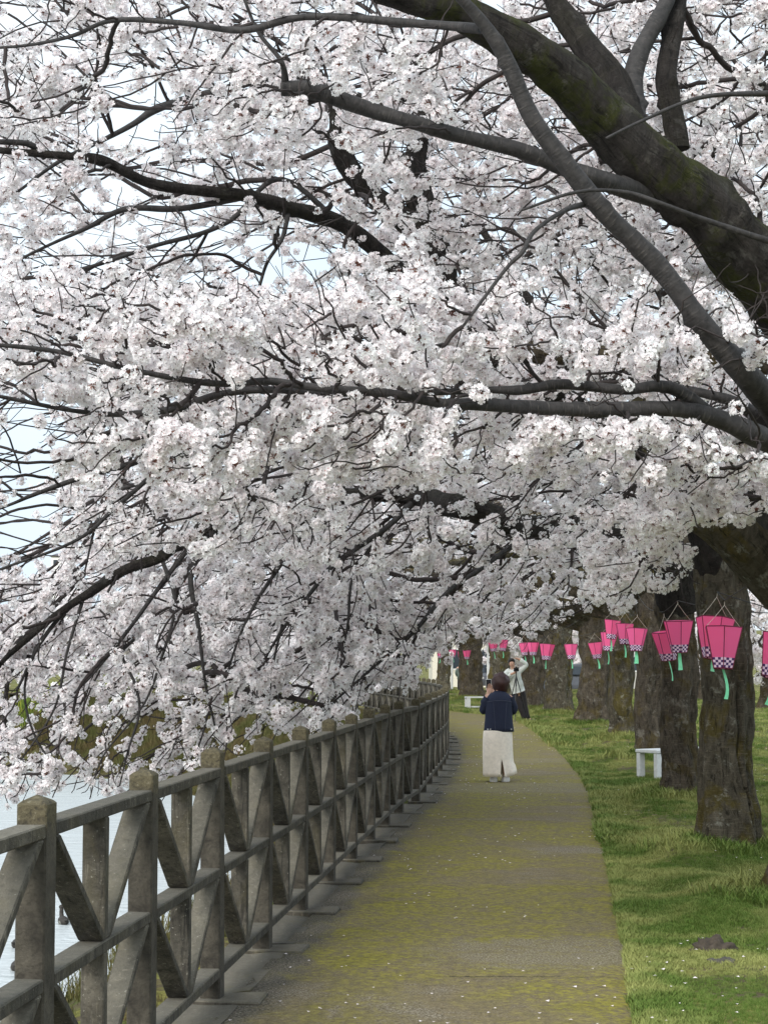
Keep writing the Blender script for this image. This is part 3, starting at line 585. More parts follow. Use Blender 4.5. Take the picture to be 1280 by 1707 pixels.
def make_tree(base_, label, limbs, trunk, boxes, protos, ncl, csz, droop, rtip, trunk_mat, limb_mat, seed, alpha=0.9, bf=.22, kx=1.0, in_front=None, sidev=(0, 0), auto=False):
    root = tag(empty('cherry_tree', tuple(base_)), label, 'cherry tree', 'cherry trees along the path')
    if trunk is not None:
        tp, tr = trunk; hi = seed in (1, 2, 3); c = catmull(np.column_stack([tp, tr]), 18 if hi else 9)
        limb_obj('trunk', root, c[:, :3], c[:, 3], trunk_mat, seed, 120 if hi else 56, 0.15, 3.4, 5, base_[2], (-1.15, .18, 1.45) if seed == 2 else None)
    seeds = []
    for q, (lp, mt_) in enumerate(limbs):
        if isinstance(lp, tuple): pts, rad = lp
        else: pts, rad = limb_curve(lp)
        jit = np.array([noise.noise_vector(Vector(p * 1.7) + Vector((seed, 0, 0))) for p in pts]) * np.minimum(rad * 0.9, 0.03)[:, None]
        pts = pts + jit
        limb_obj('limb', root, pts, rad, mt_, seed * 10 + q)
        seeds.append(pts[(np.arange(len(pts)) > len(pts) * 0.06)][::2])
        if not auto and not (seed == 1 and q in (8, 12)): note_limb(pts, rad)
    if boxes:
        att = sample_boxes(boxes); seeds = np.vstack(seeds)
        if len(att) > 10:
            hv = att - np.append(base_[:2], 0) * 1.0; hv[:, 2] = 0; hv /= np.linalg.norm(hv, axis=1)[:, None] + 1e-9
            hv[:, 0] += sidev[0]; hv[:, 1] += sidev[1]
            _, yy = proj(att); dz = np.interp(yy, [0, 450, 800, 1300], [droop[0], droop[0] * .6 + droop[1] * .4, droop[1], droop[1] * 1.5])
            g = hv + np.column_stack([np.zeros(len(att)), np.zeros(len(att)), -dz]); g += RNG.normal(0, .25, g.shape); g /= np.linalg.norm(g, axis=1)[:, None]
            allp, par, order = grow(seeds, att, g, alpha, bf); ns = len(seeds); n = len(att)
            mainc = np.full(ns + n, -1); dsc = np.ones(ns + n)
            for j_ in reversed(order): dsc[par[j_]] += dsc[ns + j_]
            for j_ in order:
                if mainc[par[j_]] < 0 or dsc[ns + j_] > dsc[mainc[par[j_]]]: mainc[par[j_]] = ns + j_
            for _ in range(3):      # relax the zigzags, forks move with their stems
                new = allp.copy(); has = mainc[ns:] >= 0; idn = np.nonzero(has)[0] + ns
                new[idn] = .4 * allp[idn] + .3 * (allp[par[idn - ns]] + allp[mainc[idn]]); allp = new
            desc = np.ones(ns + n); 
            for j_ in reversed(order): desc[par[j_]] += desc[ns + j_]
            kids = {}
            for j_ in range(n): kids.setdefault(par[j_], []).append(ns + j_)
            rad_of = lambda d: min(rtip * d ** 0.40, rtip * 7)
            T = Tubes(); cp, cr_ = [], []
            starts = [(p_, k_) for p_ in kids if p_ < ns for k_ in kids[p_]]
            while starts:
                p_, k_ = starts.pop(); chain = [p_, k_]
                while chain[-1] in kids:
                    ch = sorted(kids[chain[-1]], key=lambda z_: -desc[z_]); 
                    for o_ in ch[1:]: starts.append((chain[-1], o_))
                    chain.append(ch[0])
                cpts = allp[chain].copy(); cpts[1:-1] += RNG.normal(0, .012, (len(chain) - 2, 3)) if len(chain) > 2 else 0
                # a spare tip that curls up a little
                tip = cpts[-1] - cpts[-2]; tip = tip / (np.linalg.norm(tip) + 1e-9); cpts = np.vstack([cpts, cpts[-1] + (tip * 0.8 + [0, 0, .35]) * RNG.uniform(.05, .16) * kx])
                if len(cpts) == 3: cpts[1] += RNG.normal(0, .02, 3)
                rr = np.array([rad_of(desc[c_]) for c_ in chain[1:]]); rr = np.concatenate([[rr[0]], rr, [rr[-1] * .6]])
                sub = 3; cc = catmull(np.column_stack([cpts, rr]), sub)
                cc[1:, :3] += RNG.normal(0, .004 * kx, (len(cc) - 1, 3))
                T.add(cc[:, :3], np.maximum(cc[:, 3], rtip * .55), 4 if rr[0] < rtip * 3 else 6)
                cp.append(cc[1:, :3]); cr_.append(cc[1:, 3])
            link('twigs', T.mesh('twigs'), root, M['twig']); o_ = root.children[-1]; o_['kind'] = 'stuff'
            v = np.vstack(T.v) - np.array(base_); o_.data.vertices.foreach_set('co', v.astype(np.float32).ravel()); o_.data.update()
            cp = np.vstack(cp); cr_ = np.concatenate(cr_)
            w = np.where(cr_ > rtip * 3.0, 0.08, 1.0) * np.array([(.12 + max(0, noise.noise(Vector(p * (1.9 / kx)) + Vector((seed, 0, 0))) + .33)) * (1.0 if noise.noise(Vector(p * (6.5 / kx)) + Vector((0, seed, 0))) > -.06 else .06) for p in cp])
            w /= w.sum(); ids = RNG.choice(len(cp), ncl, p=w, replace=True)
            pts = cp[ids] + RNG.normal(0, .026 * csz, (ncl, 3)); m_ = keep(pts, 0.9) & ~off_limbs(pts)
            if in_front is not None: m_ &= ~in_front(pts)
            pts = pts[m_]; n_ = len(pts)
            scatter('blossom', pts - np.array(base_), RNG.uniform(0, 6.28, (n_, 3)), csz * RNG.uniform(.7, 1.2, n_), protos, root)
    return root
ALL_LIMBS = []
def note_limb(pts, rad):
    x, y = proj(pts); ALL_LIMBS.append((x, y, pts[:, 1], rad * F / pts[:, 1]))
def off_limbs(pts, pr=0.9):             # few clusters grow straight below the thick limbs
    x, y = proj(pts); bad = np.zeros(len(x), bool)
    for lx, ly, ld, lr in ALL_LIMBS:
        if lr.max() < 2.6: continue
        for a in range(0, len(lx) - 1):
            dx, dy = lx[a + 1] - lx[a], ly[a + 1] - ly[a]; t = np.clip(((x - lx[a]) * dx + (y - ly[a]) * dy) / (dx * dx + dy * dy + 1e-9), 0, 1)
            bad |= (np.hypot(x - lx[a] - t * dx, y - ly[a] - t * dy) < lr[a] + 5 + 40 / ld[a]) & (pts[:, 1] < ld[a]) & (lr[a] > 1.8)
    return bad & (RNG.random(len(x)) < pr)
def clear_of(polys):                    # keep blossom off the near side of the big boughs
    def f(pts):
        x, y = proj(pts); bad = np.zeros(len(x), bool)
        for (ax, ay), (bx, by), w_, dmax in polys:
            dx, dy = bx - ax, by - ay; t = np.clip(((x - ax) * dx + (y - ay) * dy) / (dx * dx + dy * dy), 0, 1)
            bad |= (np.hypot(x - ax - t * dx, y - ay - t * dy) < w_) & (pts[:, 1] < dmax)
        return bad & (RNG.random(len(x)) < 0.93)
    return f
L_, B_, BB_ = M['limb'], M['bough'], M['bark']
big = [((640, -20), (900, 120), 55, 10.2), ((900, 120), (1060, 270), 70, 10.2), ((1060, 270), (1290, 470), 85, 10.5), ((810, 30), (930, 250), 22, 9), ((930, 250), (1280, 690), 26, 9), ((860, 672), (1180, 685), 22, 9), ((740, 672), (860, 672), 12, 8.4), ((1180, 690), (1290, 740), 26, 9), ((480, 145), (880, 260), 12, 9.4)]
# foreground tree, its trunk at the right edge of the picture
tA = [(2.89, 12.1, -0.15), (2.87, 12.1, 0.5), (2.88, 12.05, 1.2), (2.89, 12.0, 1.9), (2.9, 11.9, 2.6), (2.95, 11.6, 3.3), (2.8, 11.3, 4.0)]
bough = [(1420, 640, 11.2, .28), (1330, 530, 10.8, .28), (1265, 445, 10.5, .25), (1180, 352, 10.2, .215), (1100, 290, 10.0, .205), (1010, 208, 9.8, .175), (940, 130, 9.6, .155), (860, 72, 9.4, .135), (760, 18, 9.2, .11), (660, -10, 9.0, .10), (540, -60, 8.8, .08)]
A_limbs = [
    (slim(bough, .84), B_),
    (slim([(1420, 930, 11.4, .13), (1340, 780, 9.8, .115), (1275, 665, 8.8, .088), (1190, 560, 8.6, .075), (1090, 440, 8.5, .066), (990, 340, 8.4, .062), (905, 220, 8.3, .058), (850, 110, 8.25, .05), (800, 40, 8.2, .04), (740, -30, 8.1, .032)], 0.76), L_),
    (slim([(1400, 860, 11.4, .12), (1330, 770, 9.6, .095), (1270, 735, 8.8, .085), (1200, 702, 8.6, .068), (1120, 685, 8.5, .056), (1000, 684, 8.4, .052), (900, 682, 8.3, .048), (800, 675, 8.2, .042), (735, 672, 8.15, .034), (640, 655, 8.1, .030), (540, 648, 8.0, .027), (450, 635, 8.0, .025), (380, 640, 8.0, .022), (320, 635, 7.9, .021), (220, 615, 7.85, .018), (100, 585, 7.8, .016), (-40, 572, 7.7, .013)], 0.68), L_),
    (slim([(1180, 690, 8.6, .052), (1140, 658, 8.55, .046), (1100, 645, 8.5, .040), (1040, 650, 8.5, .036), (940, 640, 8.45, .036), (870, 650, 8.4, .034), (820, 650, 8.4, .024), (700, 655, 8.4, .022), (560, 655, 8.4, .021), (440, 650, 8.4, .024), (360, 658, 8.35, .025), (290, 680, 8.3, .025), (200, 688, 8.3, .020), (110, 680, 8.2, .015), (0, 660, 8.1, .012), (-60, 650, 8.0, .010)], 0.70), L_),
    ([(1290, 720, 9.2, .05), (1230, 680, 9.1, .034), (1180, 662, 9.1, .026), (1100, 640, 9.2, .018)], L_),
    (slim([(800, 50, 8.25, .034), (740, 42, 8.4, .030), (640, 34, 8.5, .028), (540, 28, 8.6, .026), (480, 32, 8.6, .026), (400, 50, 8.7, .024), (300, 38, 8.8, .020), (190, 34, 8.9, .018), (120, 60, 9.0, .014), (40, 76, 9.1, .012), (-60, 82, 9.2, .009)], 0.72), L_),
    (slim([(1130, 340, 10.15, .07), (1065, 322, 9.95, .068), (1000, 300, 9.7, .062), (930, 280, 9.6, .056), (860, 255, 9.5, .050), (780, 230, 9.4, .046), (700, 205, 9.3, .046), (620, 185, 9.3, .050), (560, 165, 9.25, .052), (510, 148, 9.2, .050), (474, 146, 9.2, .046)], 0.86), L_),
    ([(480, 140, 9.2, .022), (470, 100, 9.1, .014), (430, 50, 9.1, .010), (400, -20, 9.1, .008)], L_),
    ([(1300, 600, 10.6, .10), (1180, 600, 10.6, .085), (1060, 596, 10.5, .072), (930, 588, 10.4, .065), (830, 580, 10.3, .058), (786, 576, 10.0, .052)], M['bark_brown']),
    ([(1050, 235, 10.3, .12), (1020, 140, 10.4, .10), (985, 90, 10.5, .085), (930, 10, 10.6, .07), (900, -60, 10.6, .06)], M['dark_limb']),
    ([(1052, 210, 10.4, .075), (1055, 120, 10.5, .06), (1100, 30, 10.6, .05), (1130, -50, 10.7, .04)], L_),
    ([(1125, 250, 10.6, .07), (1112, 140, 10.6, .065), (1122, 50, 10.7, .06), (1135, -40, 10.8, .055)], M['dark_limb']),
    ([(1380, 1070, 12.1, .19), (1310, 985, 12.0, .18), (1240, 915, 11.8, .17), (1175, 850, 11.7, .165), (1130, 800, 11.6, .14), (1105, 740, 11.5, .10), (1060, 670, 11.4, .06)], BB_),
    ([(980, 340, 8.5, .016), (940, 350, 8.2, .012), (890, 385, 8.0, .010), (870, 420, 7.9, .010), (840, 450, 7.9, .009), (770, 545, 7.8, .006)], L_),
    ([(1420, 440, 8.6, .022), (1280, 402, 8.4, .017), (1180, 368, 8.3, .014), (1100, 338, 8.2, .011), (1040, 320, 8.2, .010), (960, 320, 8.1, .008), (870, 350, 8.0, .006)], L_),
    ([(1400, 150, 9.0, .02), (1280, 155, 8.8, .016), (1190, 160, 8.7, .012), (1130, 175, 8.6, .010), (1060, 205, 8.5, .008), (1010, 230, 8.4, .006)], L_),
]
bot_face = None
make_tree(TA, 'large cherry tree at the right edge with a thick mossy bough leaning across the top', A_limbs, (np.array(tA), np.array([.30, .27, .25, .26, .30, .30, .28])),
          [(-80, 760, 470, 790, 7.3, 9.6, 1000), (640, 1340, 470, 800, 7.8, 10.8, 700), (-80, 760, -60, 240, 8.3, 11, 520), (650, 1360, -60, 470, 10.5, 12.8, 700), (1060, 1340, 690, 900, 9.0, 11.2, 420), (980, 1150, 840, 1010, 10.0, 11.4, 150), (600, 1250, 180, 470, 10.0, 11.6, 160)],
          PR_NEAR, 9000, .75, (-.15, .1), .0031, BB_, L_, 1, in_front=clear_of(big), sidev=(-.3, -.2))
# first tree of the row
def trunk_px(i_, lean, hgt, w, flarer=1.0, fork=0.0):
    b = TPOS[i_]; z = np.array([-0.15, 0.3, 0.8, 1.4, 2.0, 2.6, hgt]); x = np.interp(z, [0, hgt], [0, lean]); r = w / 2 * np.array([1.15, 1.0, .95, .95, .98, 1.02, .9])
    x = x + np.array([0, .02, -.02, .02, .0, -.02, 0]); return np.column_stack([b[0] + x, np.full(7, b[1]), z]), r
d1 = TPOS[0][1]
T1_limbs = [
    (slim([(1195, 960, d1, .24), (1170, 860, d1 - .2, .20), (1090, 770, d1 - .6, .16), (980, 690, d1 - 1.0, .13), (850, 610, d1 - 1.5, .12), (745, 525, 14.2, .115), (700, 490, 14.0, .10), (640, 428, 13.6, .085), (560, 372, 13.2, .08), (480, 350, 12.8, .07), (400, 325, 12.5, .058), (320, 320, 12.3, .054), (250, 305, 12.1, .048), (170, 270, 11.9, .046), (100, 260, 11.8, .034), (0, 250, 11.6, .030), (-60, 244, 11.5, .026)], 0.76), M['dark_limb']),
    (slim([(75, 262, 11.8, .030), (50, 240, 11.7, .026), (0, 236, 11.6, .024), (-60, 236, 11.5, .020)], 0.80), L_),
    ([(745, 525, 14.2, .13), (735, 450, 14.1, .12), (705, 380, 14.0, .12), (695, 300, 14.0, .10), (700, 230, 14.0, .07), (720, 150, 14, .04)], M['dark_limb']),
    ([(705, 400, 14.0, .11), (650, 350, 13.9, .09), (600, 300, 13.8, .085), (568, 245, 13.7, .08), (560, 200, 13.7, .05), (530, 120, 13.7, .03)], M['dark_limb']),
    ([(1240, 960, d1, .22), (1262, 860, d1, .18), (1300, 760, d1, .15), (1340, 600, d1, .12), (1330, 400, d1, .08)], M['dark_limb']),
    ([(1155, 880, 15.5, .05), (1156, 800, 15.2, .045), (1150, 720, 15.0, .04), (1120, 600, 14.8, .03), (1100, 480, 14.6, .022)], L_),
    (slim([(600, 160, 13.4, .03), (480, 130, 13.0, .032), (400, 140, 12.8, .034), (330, 160, 12.6, .034), (262, 185, 12.4, .036), (215, 212, 12.2, .024), (110, 262, 12.0, .018), (30, 320, 11.8, .012)], 0.80), L_),
    ([(600, 410, 13.4, .03), (470, 300, 13.2, .02), (380, 370, 13.0, .018), (260, 410, 12.8, .016), (100, 460, 12.6, .012)], L_),
    (slim([(400, 330, 12.5, .03), (300, 350, 12.4, .03), (210, 350, 12.4, .028), (140, 385, 12.3, .02), (60, 420, 12.2, .014), (-40, 470, 12.2, .01)], 0.75), L_),
    ([(480, 350, 12.8, .022), (470, 400, 12.7, .016), (445, 440, 12.6, .013), (430, 490, 12.6, .01)], L_),
    (slim([(860, 620, 15, .03), (700, 725, 13.6, .026), (600, 700, 13.4, .022), (480, 690, 13.2, .03), (350, 715, 13, .03), (290, 745, 12.8, .026), (225, 770, 12.7, .03), (150, 790, 12.6, .026), (55, 825, 12.4, .02), (20, 840, 12.3, .014), (-60, 870, 12.2, .01)], 0.75), L_),
    ([(320, 735, 12.9, .02), (200, 840, 12.6, .016), (130, 900, 12.4, .012), (0, 950, 12.2, .008)], L_),
]
t1 = make_tree(TPOS[0], 'gnarled lichened cherry tree with a long dark crack down its trunk, behind the largest lantern', T1_limbs, trunk_px(0, -0.02, 3.1, .435),
          [(-90, 700, -60, 560, 11, 16, 1500), (640, 1350, -60, 620, 12.5, 17.5, 1400), (-90, 560, 540, 930, 11, 15.5, 760), (480, 1200, 540, 940, 12.5, 16.5, 750)],
          PR_NEAR, 12000, .85, (-.1, .5), .0038, BB_, L_, 2, in_front=clear_of([((1210, 880), (1210, 1400), 70, 30)]), sidev=(-.2, -.2))
d2 = TPOS[1][1]
T2_limbs = [
    ([(1130, 1010, d2, .26), (1110, 930, d2 - .4, .20), (1000, 890, d2 - 1.5, .16), (880, 880, d2 - 2.5, .13), (780, 850, d2 - 3.5, .12), (690, 826, 18.5, .10), (600, 826, 18.2, .085), (520, 830, 18, .085), (440, 832, 17.8, .075), (390, 850, 17.6, .07), (330, 890, 17.4, .062), (270, 925, 17.2, .052), (210, 950, 17.1, .046), (150, 985, 17, .042), (90, 1030, 16.9, .034), (20, 1090, 16.8, .026), (-30, 1150, 16.8, .018)], M['dark_limb']),
    ([(1150, 1010, d2, .2), (1150, 900, d2, .16), (1100, 780, d2, .12), (980, 640, d2 - 1, .09), (880, 500, d2 - 1, .06), (800, 380, d2 - 1, .04)], M['dark_limb']),
    ([(380, 862, 17.6, .04), (345, 905, 17.5, .036), (320, 960, 17.4, .028), (330, 1040, 17.3, .02), (340, 1120, 17.2, .015), (358, 1210, 17.2, .009)], L_),
    ([(330, 900, 17.4, .03), (280, 960, 17.2, .024), (230, 1030, 17.0, .02), (190, 1080, 16.9, .018), (150, 1130, 16.8, .012), (110, 1170, 16.7, .008)], L_),
    ([(200, 958, 17.1, .028), (130, 1000, 17, .024), (70, 1070, 16.9, .018), (30, 1150, 16.8, .012)], L_),
    ([(560, 840, 18.2, .03), (500, 900, 18, .024), (440, 980, 17.8, .02), (400, 1060, 17.6, .014), (370, 1150, 17.5, .009)], L_),
    ([(700, 830, 18.5, .04), (640, 880, 18.2, .03), (560, 940, 18, .026), (520, 985, 17.9, .022), (470, 1050, 17.8, .016), (430, 1120, 17.7, .01)], L_),
    ([(870, 900, 20, .035), (800, 950, 19.5, .028), (738, 996, 19.2, .026), (690, 1050, 19, .022), (630, 1105, 18.8, .018), (580, 1150, 18.6, .013), (540, 1185, 18.5, .008)], L_),
    ([(62, 1075, 16.9, .015), (42, 1150, 16.85, .012), (60, 1230, 16.8, .010), (98, 1290, 16.8, .008), (88, 1330, 16.8, .005)], L_),
    ([(270, 930, 17.2, .02), (292, 1010, 17.1, .016), (268, 1100, 17.0, .013), (236, 1180, 17.0, .010), (172, 1262, 16.9, .008), (150, 1332, 16.9, .005)], L_),
    ([(352, 1170, 17.2, .011), (330, 1245, 17.1, .009), (292, 1300, 17.1, .007), (270, 1336, 17.1, .004)], L_),
    ([(140, 995, 17, .018), (112, 1090, 16.9, .014), (92, 1180, 16.8, .011), (38, 1262, 16.7, .008), (-12, 1325, 16.7, .005)], L_),
    ([(470, 1040, 17.8, .014), (455, 1120, 17.7, .011), (470, 1190, 17.6, .008), (452, 1240, 17.6, .005)], L_),
    ([(225, 1065, 17.2, .018), (205, 1090, 17.1, .016), (225, 1140, 17, .014), (232, 1190, 17, .012), (215, 1250, 16.9, .010), (200, 1310, 16.9, .006)], L_),
    ([(640, 880, 18.2, .024), (590, 960, 18.1, .018), (580, 1040, 18, .014), (560, 1130, 18, .009)], L_),
    ([(440, 836, 17.8, .03), (300, 800, 17.4, .024), (190, 820, 17.2, .02), (160, 880, 17, .014), (140, 960, 16.9, .009)], L_),
]
make_tree(TPOS[1], 'cherry tree with grey lichen streaks behind the pair of lanterns, right of the white bench', T2_limbs, trunk_px(1, -0.05, 3.3, .42),
          [(-90, 640, 800, 1345, 15.5, 21, 3000), (520, 1150, 700, 1060, 18, 24, 1300), (420, 1300, 100, 720, 18, 24, 1200), (-90, 420, 480, 760, 17, 22, 350), (540, 760, 1000, 1200, 17.5, 21, 260)],
          PR_NEAR, 23000, .86, (.1, 1.0), .0046, M['bark_brown'], L_, 3, in_front=clear_of([((1136, 1000), (1136, 1310), 50, 40), ((1210, 880), (1210, 1400), 70, 40)]), sidev=(-.35, -.1))
# the rest of the row
row = [(2, 'brown barked cherry tree whose orange mossed trunk stands behind the white bench', (120, 1340, 360, 1190, 1900), 7500, .9), (3, 'dark cherry tree rising behind the trio of lanterns', (60, 1250, 500, 1180, 1500), 6200, 1.1),
       (4, 'twin stemmed broad cherry tree with a flared foot, behind a single lantern', (100, 1200, 560, 1170, 1100), 5200, 1.35), (5, 'thick mottled cherry trunk just right of the photographer in white', (200, 1120, 640, 1140, 800), 3800, 1.6),
       (6, 'cherry tree directly behind the photographer in white', (300, 1060, 700, 1120, 600), 2600, 1.75), (7, 'cherry tree behind the head of the woman in navy', (350, 1000, 760, 1110, 500), 2200, 2.0),
       (8, 'cherry tree beside the small far bench', (380, 960, 800, 1110, 450), 1900, 2.2), (9, 'farthest slim cherry trunk where the fence bends', (380, 900, 840, 1110, 400), 1600, 2.4)]
for i_, lab, (x0, x1, y0, y1, na), ncl, cs in row:
    b = TPOS[i_]; d = b[1]; w = TRUNKS[i_][2]; tx = TRUNKS[i_][0]; H0 = 2.6
    def wp(dx, z, dd=0): return (b[0] + dx, b[1] + dd, z)
    limbs = []
    for q, (ang, ln, rise) in enumerate(((3.4, 6.0, .35), (2.6, 4.5, .9), (4.3, 4.5, .8), (0.2, 3.5, 1.0), (1.2, 3.0, 1.2), (3.0, 7.0, .12), (3.9, 6, .1))):
        ang += random.uniform(-.25, .25); t = np.linspace(0, 1, 8)[:, None]; L = ln
        c = np.column_stack([b[0] + np.cos(ang) * L * t[:, 0], b[1] + np.sin(ang) * L * t[:, 0], H0 - .1 + q * 0.05 + L * rise * (t[:, 0] - .35 * t[:, 0] ** 2) + .25 * np.sin(t[:, 0] * 5 + q)])
        c = catmull(c, 4); limbs.append(((c, np.linspace(w * .28, .02, len(c))), M['bark_brown'] if q % 2 else BB_))
    make_tree(b, lab, limbs, trunk_px(i_, random.uniform(-.1, .1), 2.9, w), [(x0, x1, y0, y1, d - 3.5, d + 4, na)], PR_FAR, int(ncl * 1.25), cs * .64, (.1, .8), .0045 * cs ** .7, BB_ if i_ % 2 else M['bark_brown'], L_, 10 + i_, kx=1.6,
              auto=True, in_front=lambda pts, lim=1050 if i_ < 6 else 1092: (lambda x, y: (y > lim) & (x > 700))(*proj(pts)))
FARMODE[0] = True
# cherry trees on the far bend of the river and beyond the lawn
for q, (cx, by, wd, tp, d, lab) in enumerate(((-10, 1152, 250, 965, 98, 'far cherry tree in full bloom at the left end of the distant river bank'), (120, 1152, 210, 945, 101, 'far cherry tree in bloom behind the lone lantern on the distant bank'),
        (250, 1152, 240, 955, 104, 'pale far cherry tree on the bank, second to the right of the lone far lantern'), (380, 1152, 240, 940, 106, 'far blossoming tree on the bank seen through the drooping twigs'),
        (500, 1152, 230, 950, 108, 'far blossoming tree on the bank nearest the bend of the fence'), (1170, 1170, 200, 985, 74, 'pale cherry tree beyond the lawn, seen in the gap left of the cracked trunk'),
        (1275, 1172, 230, 970, 62, 'pale cherry tree beyond the lawn, seen in the gap right of the cracked trunk'), (985, 1160, 150, 985, 90, 'pale cherry tree by the grey building beyond the lawn'), (872, 1152, 150, 985, 95, 'pale cherry tree seen behind the photographer in white'))):
    b = P(cx, 1102, d); b[2] = 0.0
    limbs = []
    for a_ in range(4):
        ang = a_ * 1.57 + .4; t = np.linspace(0, 1, 8); L = 2.6
        limbs.append(((np.column_stack([b[0] + np.cos(ang) * L * t, b[1] + np.sin(ang) * L * t, 1.7 + L * t * 1.1]), np.linspace(.13, .03, 8)), M['bark_brown']))
    tz = np.array([-.15, .5, 1.2, 2.0]); tt = (np.column_stack([b[0] + tz * .05, np.full(4, b[1]), tz]), np.array([.28, .22, .2, .19]))
    make_tree(b, lab, limbs, tt, [(cx - wd / 2, cx + wd / 2, tp, 1138, d - 3.5, d + 3.5, -260)], PR_FAR, 1300, 2.1 * d / 100, (.1, .4), .013, M['bark_brown'], M['bark_brown'], 40 + q, kx=2.2, auto=True)
    for o in [o_ for o_ in COL.objects if o_.type == 'EMPTY' and o_.get('label') == lab]: o['group'] = 'cherry trees in the distance'

# ---------------------------------------------------------------- bonbori lanterns
def lantern_meshes():
    R, r, H, zc = 0.172, 0.088, 0.345, 0.085        # top radius, bottom radius, height, band height
    def ring(rad, z, n=6, ph=0.0): return [(rad * math.cos(ph + k * math.pi / 3), rad * math.sin(ph + k * math.pi / 3), z) for k in range(n)]
    rb = r + (R - r) * zc / H
    top, band, bot = ring(R, -0.0), ring(rb, -H + zc), ring(r, -H)
    bm = bmesh.new(); a = [bm.verts.new(p) for p in (band[0], band[1], top[1], top[0])]; bm.faces.new(a)
    r2 = bmesh.ops.extrude_face_region(bm, geom=bm.faces[:]); nrm = Vector((math.cos(math.pi / 6), math.sin(math.pi / 6), 0)) * -0.003
    for v_ in [g for g in r2['geom'] if isinstance(g, bmesh.types.BMVert)]: v_.co += nrm
    panel = bm_mesh(bm, 'paper_panel')
    vs, fs, ms = [], [], []
    for k in range(6):
        for c in range(4):
            for w_ in range(4):
                def pt(a_, b_):
                    z = -H + zc * b_ / 4; rad = r + (rb - r) * b_ / 4; p0 = np.array([math.cos(k * math.pi / 3), math.sin(k * math.pi / 3)]) * rad; p1 = np.array([math.cos((k + 1) * math.pi / 3), math.sin((k + 1) * math.pi / 3)]) * rad
                    q_ = p0 + (p1 - p0) * a_ / 4; return (q_[0], q_[1], z)
                b_ = len(vs); vs += [pt(c, w_), pt(c + 1, w_), pt(c + 1, w_ + 1), pt(c, w_ + 1)]; fs.append((b_, b_ + 1, b_ + 2, b_ + 3)); ms.append((c + w_ + k) % 2)
    bandm = fastmesh('checked_band', vs, fs, smooth=False, mats=ms); bandm.materials.append(M['purple']); bandm.materials.append(M['palepink'])
    T = Tubes()
    for k in range(6):
        k2 = (k + 1) % 6; T.add([np.array(top[k]) * 1.01, np.array(bot[k]) * 1.012], .0042, 4)
        for rg in (top, bot): T.add([np.array(rg[k]) * 1.01, np.array(rg[k2]) * 1.01], .0042, 4)
    fr = T.mesh('frame', False)
    T = Tubes(); ap = np.array([0, 0, 0.19])
    for k in (0, 3): T.add([np.array(top[k]), (np.array(top[k]) + ap) / 2 + [0, 0, -.006], ap], .0022, 4)
    T.add([ap, ap + [0, 0, .03]], .003, 4); sg = T.mesh('string', False)
    tags = []
    for L, wd, cv in ((.25, .042, .05), (.19, .07, .01), (.11, .06, .0), (.22, .046, .03)):
        n = 7; vs = []
        for a_ in range(n):
            t = a_ / (n - 1); x = cv * math.sin(t * 2.4); z = -H - .01 - L * t; vs += [(x - wd / 2 * (.6 + .4 * t), .004 * math.sin(t * 5), z), (x + wd / 2 * (.6 + .4 * t), .01 * math.sin(t * 3), z)]
        me = fastmesh('paper_strip', vs, [(2 * a_, 2 * a_ + 1, 2 * a_ + 3, 2 * a_ + 2) for a_ in range(n - 1)]); tags.append(me)
    return panel, bandm, fr, sg, tags
LM = lantern_meshes()
LAN = [(1206, 1046, 14.1, 4, 0, 'largest pink paper lantern with checked hem and long curling green strip, before the cracked trunk'),
       (1192, 1031, 14.4, 8, 2, 'pink paper lantern partly hidden behind the largest one, with a short green strip'),
       (1303, 1063, 14.9, 18, 3, 'tilted pink lantern cut by the right edge of the view'),
       (1130, 1035, 19.1, -3, 1, 'pink lantern with a wide green strip, upper of the pair before the lichened trunk'),
       (1109, 1053, 19.5, -8, 0, 'pink lantern with a narrow slanting strip, lower of the pair before the lichened trunk'),
       (1061, 1048, 28.2, 3, 1, 'rightmost of the pink lantern trio hanging near the white bench'),
       (1041, 1040, 31.0, 2, 3, 'middle one of the pink lantern trio hanging near the white bench'),
       (1021, 1034, 33.5, 6, 3, 'topmost leftmost lantern of the trio near the white bench'),
       (1015, 1055, 35.0, 5, 0, 'small pink lantern just below the trio, its green strip slanting right'),
       (992, 1071, 39.5, -6, 3, 'small pink lantern alone before the twin stemmed trunk'),
       (951, 1074, 43.0, 0, 3, 'small pink lantern alone in the gap beside the twin stemmed trunk'),
       (912, 1074, 40.0, 5, 1, 'wider small lantern before the mottled trunk, right of two narrower ones'),
       (888, 1071, 50.0, 0, 3, 'small pink lantern touching the left side of the wider one'),
       (873, 1072, 52.0, -4, 3, 'small pink lantern just above the raised arm of the photographer'),
       (839, 1067, 58.0, 5, 3, 'tiny pink lantern right of its twin, above the head of the woman in navy'),
       (821, 1067, 56.0, -4, 3, 'tiny pink lantern above and left of the head of the woman in navy'),
       (778, 1084, 72.0, 0, 3, 'tiny pink lantern overlapping the trunk beside the far bench'),
       (768, 1085, 75.0, 3, 3, 'tiny pink lantern in the gap left of the trunk by the far bench'),
       (754, 1083, 82.0, -4, 3, 'tiny pink lantern right of the farthest slim trunk'),
       (736, 1084, 80.0, 12, 3, 'tiny pink lantern in front of the farthest slim trunk'),
       (679, 1072, 74.0, 8, 3, 'tiny pink lantern among blossoms above the bend of the fence'),
       (157, 1084, 95.0, 0, 3, 'lone tiny pink lantern on the distant bank at left')]
apex = []
